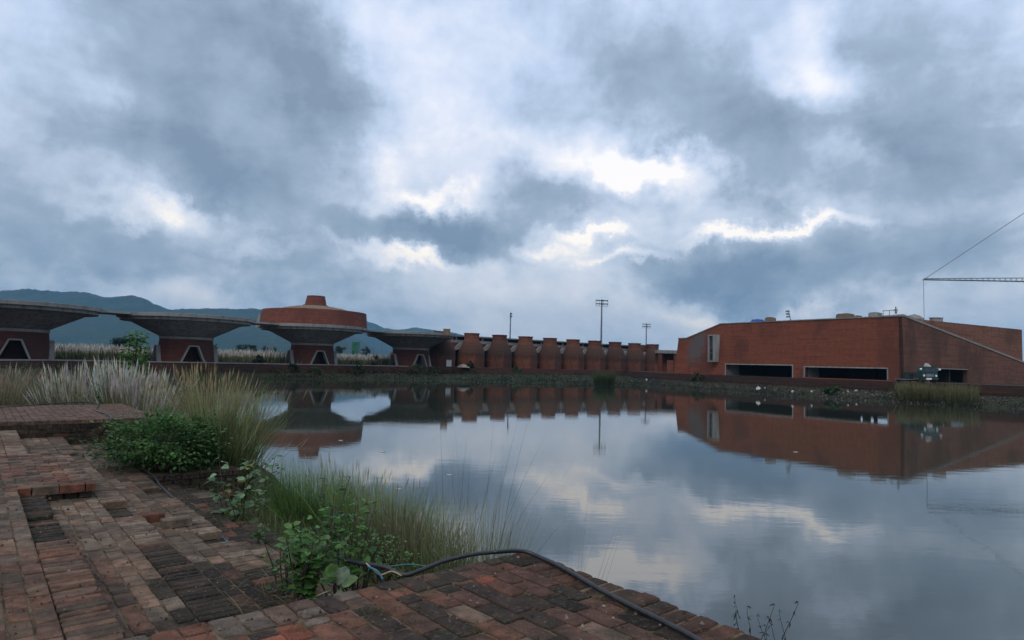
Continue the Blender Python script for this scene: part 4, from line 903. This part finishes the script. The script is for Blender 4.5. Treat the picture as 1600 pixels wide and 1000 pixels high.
for x in (-.8, .8):
    b = MB(); b.lathe([(.02, .02), (.13, .03), (.15, 0), (.15, -.08)], 12); q = b.build('headlight', MAT['white'], tk); q.location = (x, -.1, 1.15); q.rotation_euler = (radians(90), 0, 0)
for x in (-1.25, 1.25):
    b = MB(); b.lathe([(.01, -.16), (.11, -.11), (.16, 0), (.11, .11), (.01, .16)], 12, (x, -.15, 2.05)); b.tube([(x, -.1, 2.05), (x * .75, .1, 1.8)], .03, 5); b.build('side_mirror', MAT['white'], tk)
b = MB(); b.prism([(-.3, 2.45), (.45, 2.45), (.1, 2.85), (-.1, 2.95)], .5, 1.1); b.build('roof_load', MAT['paper'], tk)
bx2('load_bed', 'green_paint', ((-1.1, 1.8, .8), (1.1, 5.6, .95)), ((-1.1, 1.8, .95), (-1.04, 5.6, 1.6)), ((1.04, 1.8, .95), (1.1, 5.6, 1.6)), ((-1.04, 5.54, .95), (1.04, 5.6, 1.6)))
for x in (-.85, .85):
    for y in (.6, 4.4):
        b = MB(); b.lathe([(.2, -.13), (.42, -.14), (.48, -.08), (.48, .08), (.42, .14), (.2, .13)], 20); q = b.build('wheel', MAT['black_rubber'], tk); q.location = (x, y, .48); q.rotation_euler = (0, radians(90), 0)
        b = MB(); b.lathe([(.2, -.1), (.2, .1), (.02, .1)], 12); b.build('rim', MAT['steel'], q)
tl = empty('flat_trailer', (PY(1415, 592, 95).x, 95, T), 0, 'low flat trailer with a dark winch post left of the green truck', 'trailer')
bx2('deck', 'steel', ((-1.2, -.6, .45), (1.3, .8, .58)), parent=tl); bx2('chassis', 'dark', ((-1.0, -.4, .28), (3.0, .6, .44)), parent=tl)
bx2('winch_post', 'dark', ((.7, -.2, .58), (1.05, .2, 1.35)), ((-.3, -.1, .58), (0, .1, .95)), parent=tl); b = MB(); b.tube([(.85, 0, 1.3), (1.9, .1, 1.4)], .05, 6); b.build('winch_arm', MAT['timber'], tl)
for x in (-.7, 2.3):
    for y in (-.5, .7): b = MB(); b.lathe([(.06, -.08), (.26, -.08), (.28, 0), (.26, .08), (.06, .08)], 14); q = b.build('wheel', MAT['black_rubber'], tl); q.location = (x, y, .28); q.rotation_euler = (radians(90), 0, 0)

# ------------------------------------------------------------------ sign board and bushes on the far terrace
p = PZ(424, 569, T); sb_ = empty('sign_board', (p.x, 131, T), 0, 'small dark board on two legs between the second and drum pavilions', 'board')
b = MB(); b.box((-.42, -.03, .75), (.42, .03, 1.5)); b.build('panel', MAT['dark'], sb_)
for x in (-.36, .36): b = MB(); b.box((x - .03, -.02, 0), (x + .03, .02, .75)); b.build('leg', MAT['steel'], sb_)
for i, (px, py, y, r, cols, lb) in enumerate([(404, 562, 127, 1.0, DGR, 'dark bush on the far terrace left of the small board'), (592, 566, 152, 1.7, GRN, 'green bush before the pale grass between drum and last pavilion'), (676, 582, 146, 1.5, DGR, 'dark bush below the last pavilion'),
      (650, 580, 140, 1.6, DGR, 'dark bush in front of the trapezoid door of the last pavilion'), (560, 580, 133, 1.1, DGR, 'weedy bush below the gap right of the drum pavilion'), (495, 580, 128, 1.0, GRN, 'small pale bush below the drum pavilion door'), (458, 576, 126, 1.1, DGR, 'bush at the left foot of the drum pavilion'),
      (1090, 590, 140, 1.2, DGR, 'dark weeds below the left end of the hall'), (1300, 612, 100, 1.0, GRN, 'bright green bush on the rubble bank below the hall'), (735, 571, 160, .8, DGR, 'small plant at the foot of the first full kiln'), (808, 578, 160, .8, GRN, 'small plant at the foot of the third kiln')]):
    c = PY(px, py, y); bush('bank_bush', c, (r, r * .8, r * .75), 420, .35, .13, cols, lb, 'bush', 5, 'bushes along the far shore', base_z=c.z - r * .8, clumps=14)
p = PZ(945, 603, .05); tussock('reed_clump', Vector((p.x, p.y + 1, .1)), 1.9, 3.3, 900, .2, .035, (.025, .045, .018), (.07, .09, .035), 'dark spiky reed clump at the far shore before the seventh kiln', cat='reeds')
tussock('reed_clump', PZ(1437, 629, .1) + Vector((0, 1.2, 0)), 2.0, 3.1, 1300, .06, .03, (.075, .075, .03), (.17, .165, .075), 'yellowish dry reed bed at the shore below the truck', cat='reeds')
tussock('reed_clump', PZ(1418, 628, .1) + Vector((0, 1.2, 0)), .8, 2.9, 500, .06, .03, (.08, .08, .03), (.2, .19, .09), 'yellowish reeds at the left end of the reed bed', cat='reeds')
tussock('reed_clump', PZ(1500, 632, .1) + Vector((0, 1.2, 0)), 2.8, 3.0, 1300, .08, .03, (.07, .07, .03), (.16, .155, .07), 'dry reeds at the far right end of the shore', cat='reeds')

# ------------------------------------------------------------------ bank weeds and rubble on the far shore
mb = MB(); rb = MB(); NSt = len(sts)
cum = [(i, sts[i]) for i in range(12 * SUB, 26 * SUB)]
def bank_pt(i, t):
    s_, b_, e_, zb, ze = sts[i]; s2 = sts[(i + 1) % NSt]; f = random.random(); a = lerp2(s_, s2[0], f); c = lerp2(b_, s2[1], f); q = lerp2(a, c, t); return Vector((q[0], q[1], zb * t ** .8))
lens = [Vector(sts[i][0]).length * 0 + (Vector(sts[i][0]) - Vector(sts[i + 1][0])).length + .1 * (Vector(sts[i][0]) - Vector(sts[i][1])).length for i, _ in cum]
for n_ in range(24000):
    i = random.choices([c[0] for c in cum], lens)[0] if n_ % 50 == 0 or n_ == 0 else max(12 * SUB, min(26 * SUB - 1, i + random.randint(-2, 2)))
    t = U(-.02, .25) if random.random() < .4 else U(0, 1); p = bank_pt(i, max(t, 0)); hallside = i > 19 * SUB
    if i < 17 * SUB and random.random() < .45:
        s_, b_, e_, zb, ze = sts[i]; f = U(-.1, .95); q = lerp2(b_, e_, f * .8); p = Vector((q[0] + U(-.4, .4), q[1] + U(-.4, .4), .9 + 1.45 * max(0, f) ** 1.3 * random.random() ** .5))
    col = random.choice([(.022, .04, .014), (.035, .065, .02), (.05, .085, .03), (.06, .065, .035), (.03, .03, .018)] if not hallside else [(.03, .04, .018), (.045, .06, .025), (.06, .055, .04), (.035, .03, .022)])
    pk = .35 + .75 * max(0, min(1, .5 + 1.6 * mnoise.noise(Vector((p.x * .35, p.y * .35, 2))))); col = tuple(x * pk for x in col)
    sz = U(.12, .42) * (.7 if hallside else 1)
    if random.random() < .5: blade(mb, p, sz * 2.2, U(.1, .6), U(0, 6.3), .035, tuple(x * .7 for x in col), col, 2)
    else:
        for _ in range(2): leaf(mb, p + Vector((U(-.3, .3), U(-.3, .3), U(0, sz * 1.4))), Vector((U(-1, 1), U(-1, 1), U(-.2, .9))), sz, sz * .4, tuple(x * U(.7, 1.4) for x in col))
tag(mb.build('bank_weeds', MAT['leaf']), 'low mixed weeds covering the far shore', 'weeds', kind='stuff')
def stone(mb, p, r):
    vs = []; ico = [(0, 0, 1), (.9, 0, .4), (.28, .85, .4), (-.72, .53, .4), (-.72, -.53, .4), (.28, -.85, .4), (.72, .53, -.4), (-.28, .85, -.4), (-.9, 0, -.4), (-.28, -.85, -.4), (.72, -.53, -.4), (0, 0, -1)]
    for v in ico: vs.append(p + Vector(v) * r * U(.6, 1.2))
    mb.add(vs, [(0, 1, 2), (0, 2, 3), (0, 3, 4), (0, 4, 5), (0, 5, 1), (1, 6, 2), (2, 6, 7), (2, 7, 3), (3, 7, 8), (3, 8, 4), (4, 8, 9), (4, 9, 5), (5, 9, 10), (5, 10, 1), (1, 10, 6), (11, 7, 6), (11, 8, 7), (11, 9, 8), (11, 10, 9), (11, 6, 10)])
for n_ in range(1500):
    i = random.randint(18 * SUB, 24 * SUB - 1); p = bank_pt(i, U(0, 1)); rb.cur = random.choice([(.10, .085, .07), (.14, .09, .07), (.07, .06, .05), (.18, .16, .14)]); stone(rb, p, U(.06, .22))
tag(rb.build('rubble', MAT['paver']), 'broken brick and stone rubble on the bank below the hall', 'rubble', kind='stuff')
WST = [(1185, 608, .35, 'white slab of rubble with a dark mark below the first slot opening'), (1162, 600, .16, 'small white stone left below the first slot opening'), (1195, 606, .14, 'small white stone right of the white slab'), (1238, 612, .24, 'white stone below the brick pier between the openings'),
       (1268, 612, .2, 'white stone left of the big round pale stone'), (1308, 609, .34, 'big round pale stone on the bank below the second opening'), (1325, 612, .16, 'small pale stone right of the big round one'), (1338, 611, .26, 'pale stone group nearest the grass patch'), (1187, 592, .22, 'white block on the step under the first opening'),
       (725, 592, .25, 'white scrap at the far shore below the first kiln'), (748, 592, .2, 'pale scrap at the far shore below the second kiln'), (1010, 594, .3, 'pale stone at the shore bend left of the hall')]
for px, py, r, lb in WST:
    hor = 568.3 + .027 * (px - 800); y = 1.0; zz = .7
    p = PZ(px, py, 1.0) if py > 600 or px > 1100 else PY(px, py, 140)
    q = MB(); stone(q, Vector((0, 0, 0)), r); tag(q.build('rubble_stone', MAT['paper'], loc=(p.x, p.y, p.z + r * .2)), lb, 'stone', 'pale stones on the far bank')
# floating specks on the water
for i, (px, py, lb) in enumerate([(1243, 706, 'small pale leaf floating in the dark reflection of the hall'), (598, 706, 'floating leaf speck right of the dome reflection'), (532, 688, 'floating speck inside the drum reflection'), (623, 764, 'pale speck floating left of the tall stalks'), (702, 742, 'two tiny scraps floating behind the tall stalks')]):
    p = PZ(px, py, .012); q = MB(); q.prism([(-.10, -.04), (.06, -.06), (.12, .01), (.03, .05), (-.09, .03)], -.008, .008, Matrix.Rotation(pi / 2, 4, 'X')); tag(q.build('floating_leaf', MAT['paper'], loc=p), lb, 'leaf', 'leaves floating on the pond')

# ------------------------------------------------------------------ pale grass field behind the pavilions
mb = MB(); pd = (PAV[3] - PAV[1]).normalized(); pn = Vector((-pd.y, pd.x, 0))
for i in range(15000):
    a = U(-60, 62); bq = 9 + 75 * random.random() ** 1.6; c = PAV[1] + pd * a + pn * bq; c.z = T - .05
    h = U(1.7, 2.9) * (1 - .1 * sin(a * .2)); k = U(.75, 1.2); w_ = U(.04, .09); az_ = U(0, 3.14); s_ = Vector((cos(az_), sin(az_), 0)); dx = Vector((U(-.3, .3), U(-.3, .3), 0))
    mb.cur = tuple(x * k for x in random.choice([(.16, .17, .075), (.22, .20, .11), (.09, .12, .045)])); mb.add([c - s_ * w_ * 2.2, c + s_ * w_ * 2.2, c + dx * .6 + Vector((0, 0, h * .75))], [(0, 1, 2)])
    mb.cur = tuple(x * k for x in random.choice([(.66, .63, .56), (.56, .52, .44), (.44, .37, .30)])); tp = c + dx + Vector((0, 0, h)); md = c + dx * .7 + Vector((0, 0, h * .8)); mb.add([tp, md + s_ * w_ * 1.1, c + dx * .45 + Vector((0, 0, h * .46)), md - s_ * w_ * 1.1], [(0, 1, 2, 3)])
tag(mb.build('feather_grass_field', MAT['blade']), 'field of pale feathery grass behind the pavilions', 'grass', kind='stuff')

# ------------------------------------------------------------------ distant trees, houses and poles
def tree(px, ytop, D, wpx, label, trunk=.3, cols=DGR, flat=.5, n=1800):
    top = PY(px, ytop, D); h = top.z - T + .3; r = wpx * D / 2000; root = empty('tree', (top.x, D, T - .3), 0, label, 'tree', 'distant trees beyond the pale grass'); fb = MB(); tb = MB()
    tb.tube([(0, 0, 0), (.1, 0, h * .3), (0, .1, h * .6)], [r * .09, r * .07, r * .04], 7)
    for k in range(5):
        a = k * 1.3; tb.tube([(0, 0, h * .35), (cos(a) * r * .4, sin(a) * r * .4, h * .6), (cos(a) * r * .7, sin(a) * r * .7, h * .78)], [r * .045, r * .03, r * .012], 5)
    cs = [(Vector((U(-1, 1) * r * .8, U(-1, 1) * r * .6, h * U(1 - flat, .92))), U(.2, .38) * r) for _ in range(16)]
    for i in range(n):
        c, cr_ = random.choice(cs); q = Vector((random.gauss(0, 1), random.gauss(0, 1), random.gauss(0, .6))) * cr_ * .55; p = c + q; p.z = min(p.z, h * (1 - .25 * (p.x / (r * 1.1)) ** 2)); leaf(fb, p, Vector((U(-1, 1), U(-1, 1), U(-.4, .8))), r * .19, r * .09, tuple(x * U(.6, 1.3) for x in random.choice(cols)))
    fb.build('crown', MAT['leaf'], root); tb.build('trunk', MAT['bark'], root)
tree(192, 525, 330, 27, 'wide dark tree rising over the pale grass at the left')
for px, yt, wd, lb in [(377, 538, 15, 'dark tree, first of the distant row left of the scaffolded house'), (388, 536, 15, 'dark tree, second of the distant row'), (399, 538, 12, 'dark tree, third of the distant row'), (415, 538, 10, 'small tree directly beside the scaffolded house'), (430, 541, 9, 'small tree right of the scaffolded house'), (533, 540, 16, 'dark tree peeping right of the drum pavilion plinth'), (336, 536, 10, 'dark tree beside the plinth of the second pavilion'), (571, 541, 14, 'low tree beside the green netted tower')]:
    tree(px, yt, 430, wd, lb, n=900)
hs = PY(421, 546, 420); hs = empty('scaffolded_house', (hs.x, 420, T - .3), .3, 'pale unfinished house frame with open floors beyond the grass', 'house')
for k, (w_, z0) in enumerate(((3.2, 0), (3.2, 2.9), (2.2, 5.6))):
    b = MB(); b.box((-w_, -2.5, z0 + 2.6), (w_, 2.5, z0 + 2.9)); b.build('floor_slab', MAT['concrete_light'], hs)
    for x in (-w_ + .2, 0, w_ - .5): b = MB(); b.box((x, -2.4, z0), (x + .3, -2.1, z0 + 2.6)); b.box((x, 2.1, z0), (x + .3, 2.4, z0 + 2.6)); b.build('column', MAT['concrete_light'], hs)
b = MB(); b.box((-2.8, -.2, 0), (1.2, 0, 2.6)); b.build('wall', MAT['sand'], hs)
gt = PY(555.5, 548, 300); gt = empty('green_netted_tower', (gt.x, 300, T - .2), .1, 'green netted tower standing beyond the pale grass', 'tower'); tz = PY(555, 533.5, 300).z - T
b = MB(); b.box((-1.45, -1.4, 0), (1.45, 1.4, tz)); b.build('netting', MAT['green_net'], gt); b = MB()
for z in (tz * .3, tz * .62, tz - .1): b.box((-1.55, -1.5, z), (1.55, 1.5, z + .12))
for x in (-1.55, 1.45): b.box((x, -1.5, 0), (x + .1, -1.4, tz)); b.box((x, 1.4, 0), (x + .1, 1.5, tz))
b.build('scaffold', MAT['steel'], gt)
for px, wd, hh, mt, lb in [(545, 13, 2.6, 'sand', 'low tan house left of the green netted tower'), (585, 12, 2.9, 'rust', 'brown gabled house right of the green netted tower'), (611, 4, 4.6, 'rust', 'red wall block beside the last pavilion plinth')]:
    p = PY(px, 548, 290); k = empty('distant_house', (p.x, 290, T - .2), .2, lb, 'house', 'small houses beyond the pale grass'); w_ = wd * .29 / 2
    b = MB(); b.box((-w_, -2, 0), (w_, 2, hh)); b.build('wall', MAT[mt], k); b = MB(); b.prism([(-w_ - .2, hh), (w_ + .2, hh), (0, hh + .9)], -2.2, 2.2); b.build('roof', MAT['timber'], k); b = MB(); b.box((-.4, -2.06, 0), (.4, -2.01, 1.9)); b.build('door', MAT['dark'], k)
for px, yt, lb in [(540, 537, 'thin pole left of the green tower'), (549, 538, 'thin pole just beside the green tower'), (571, 536, 'thin pole right of the green tower'), (584.5, 536, 'thick pole behind the brown gabled house'), (597, 536, 'pole nearest the last pavilion'), (603, 548, 'short pole at the last pavilion plinth')]:
    p = PY(px, yt, 300); b = MB(); b.tube([(0, 0, 0), (0, 0, p.z - T)], [.12, .07], 6); b.tube([(-.5, 0, p.z - T - .4), (.5, 0, p.z - T - .4)], .04, 4); tag(b.build('utility_pole', MAT['wood_pole'], loc=(p.x, 300, T)), lb, 'pole', 'distant utility poles')

# ------------------------------------------------------------------ hills
def ridge(name, D, prof, depth, seed):
    rnd = random.Random(seed); mb = MB(); nx, ny = 260, 26; px0, px1 = prof[0][0], prof[-1][0]; vs = []
    ph = [rnd.uniform(0, 6) for _ in range(8)]
    for i in range(nx + 1):
        px = px0 + (px1 - px0) * i / nx
        for a, c in zip(prof, prof[1:]):
            if a[0] <= px <= c[0]: t = (px - a[0]) / (c[0] - a[0]); t = t * t * (3 - 2 * t) * .5 + t * .5; py = a[1] + (c[1] - a[1]) * t; break
        tp = PY(px, py, D); zt = tp.z
        for j in range(ny + 1):
            s_ = j / ny; y = D - depth * (1 - s_); kx = tp.x * (y / D)
            rg = sum(sin(tp.x * .004 * (k + 1) * 1.7 + ph[k] + s_ * (2 + k)) / (k + 1.2) for k in range(6))
            z = zt * (s_ ** 1.25) * (1 + .10 * rg * (1 - s_)) + (rnd.uniform(-1, 1) * zt * .008) + (sin(tp.x * .02) * 2 + sin(tp.x * .05) * 1.2) * s_
            vs.append((kx, y, max(z, 0) if j else -10))
    for i in range(nx + 1): pass
    n = ny + 1; mb.add(vs, [(i * n + j, (i + 1) * n + j, (i + 1) * n + j + 1, i * n + j + 1) for i in range(nx) for j in range(ny)])
    # back slope
    k0 = [i * n + ny for i in range(nx + 1)]; kk = len(mb.v); mb.add([(mb.v[q][0] * 1.15, D + depth, -10) for q in k0], []); mb.f += [[k0[i], k0[i + 1], kk + i + 1, kk + i] for i in range(nx)]; mb.mi += [0] * nx
    tag(mb.build(name, MAT['hill'], smooth=True), kind='structure')
ridge('hills', 3600, [(-700, 500), (-300, 470), (-100, 462), (40, 452), (134, 457), (165, 464), (185, 463), (205, 461), (225, 467), (245, 476), (265, 483), (300, 483), (335, 481), (370, 483), (405, 483), (440, 487), (520, 500), (560, 530), (600, 556)], 1500, 3)
ridge('hills', 5600, [(350, 520), (440, 500), (520, 494), (570, 501), (585, 506), (602, 513), (625, 515), (650, 512), (675, 515), (700, 519), (760, 530), (860, 562), (900, 572)], 1500, 5)

# ------------------------------------------------------------------ haze
def f_haze():
    m = bpy.data.materials.new('haze_air'); m.use_nodes = True; m.node_tree.nodes.clear(); n = NT(m.node_tree)
    v = n.n('ShaderNodeVolumePrincipled', {'Color': (.22, .50, .78, 1), 'Density': .00012, 'Anisotropy': 0.0}); n.n('ShaderNodeOutputMaterial', {1: v.outputs[0]}); return m
b = MB(); b.box((-7900, -7000, -11.5), (7900, 7900, 560)); tag(b.build('haze', f_haze()), 'thin blue air haze over the plain', 'haze', kind='stuff')
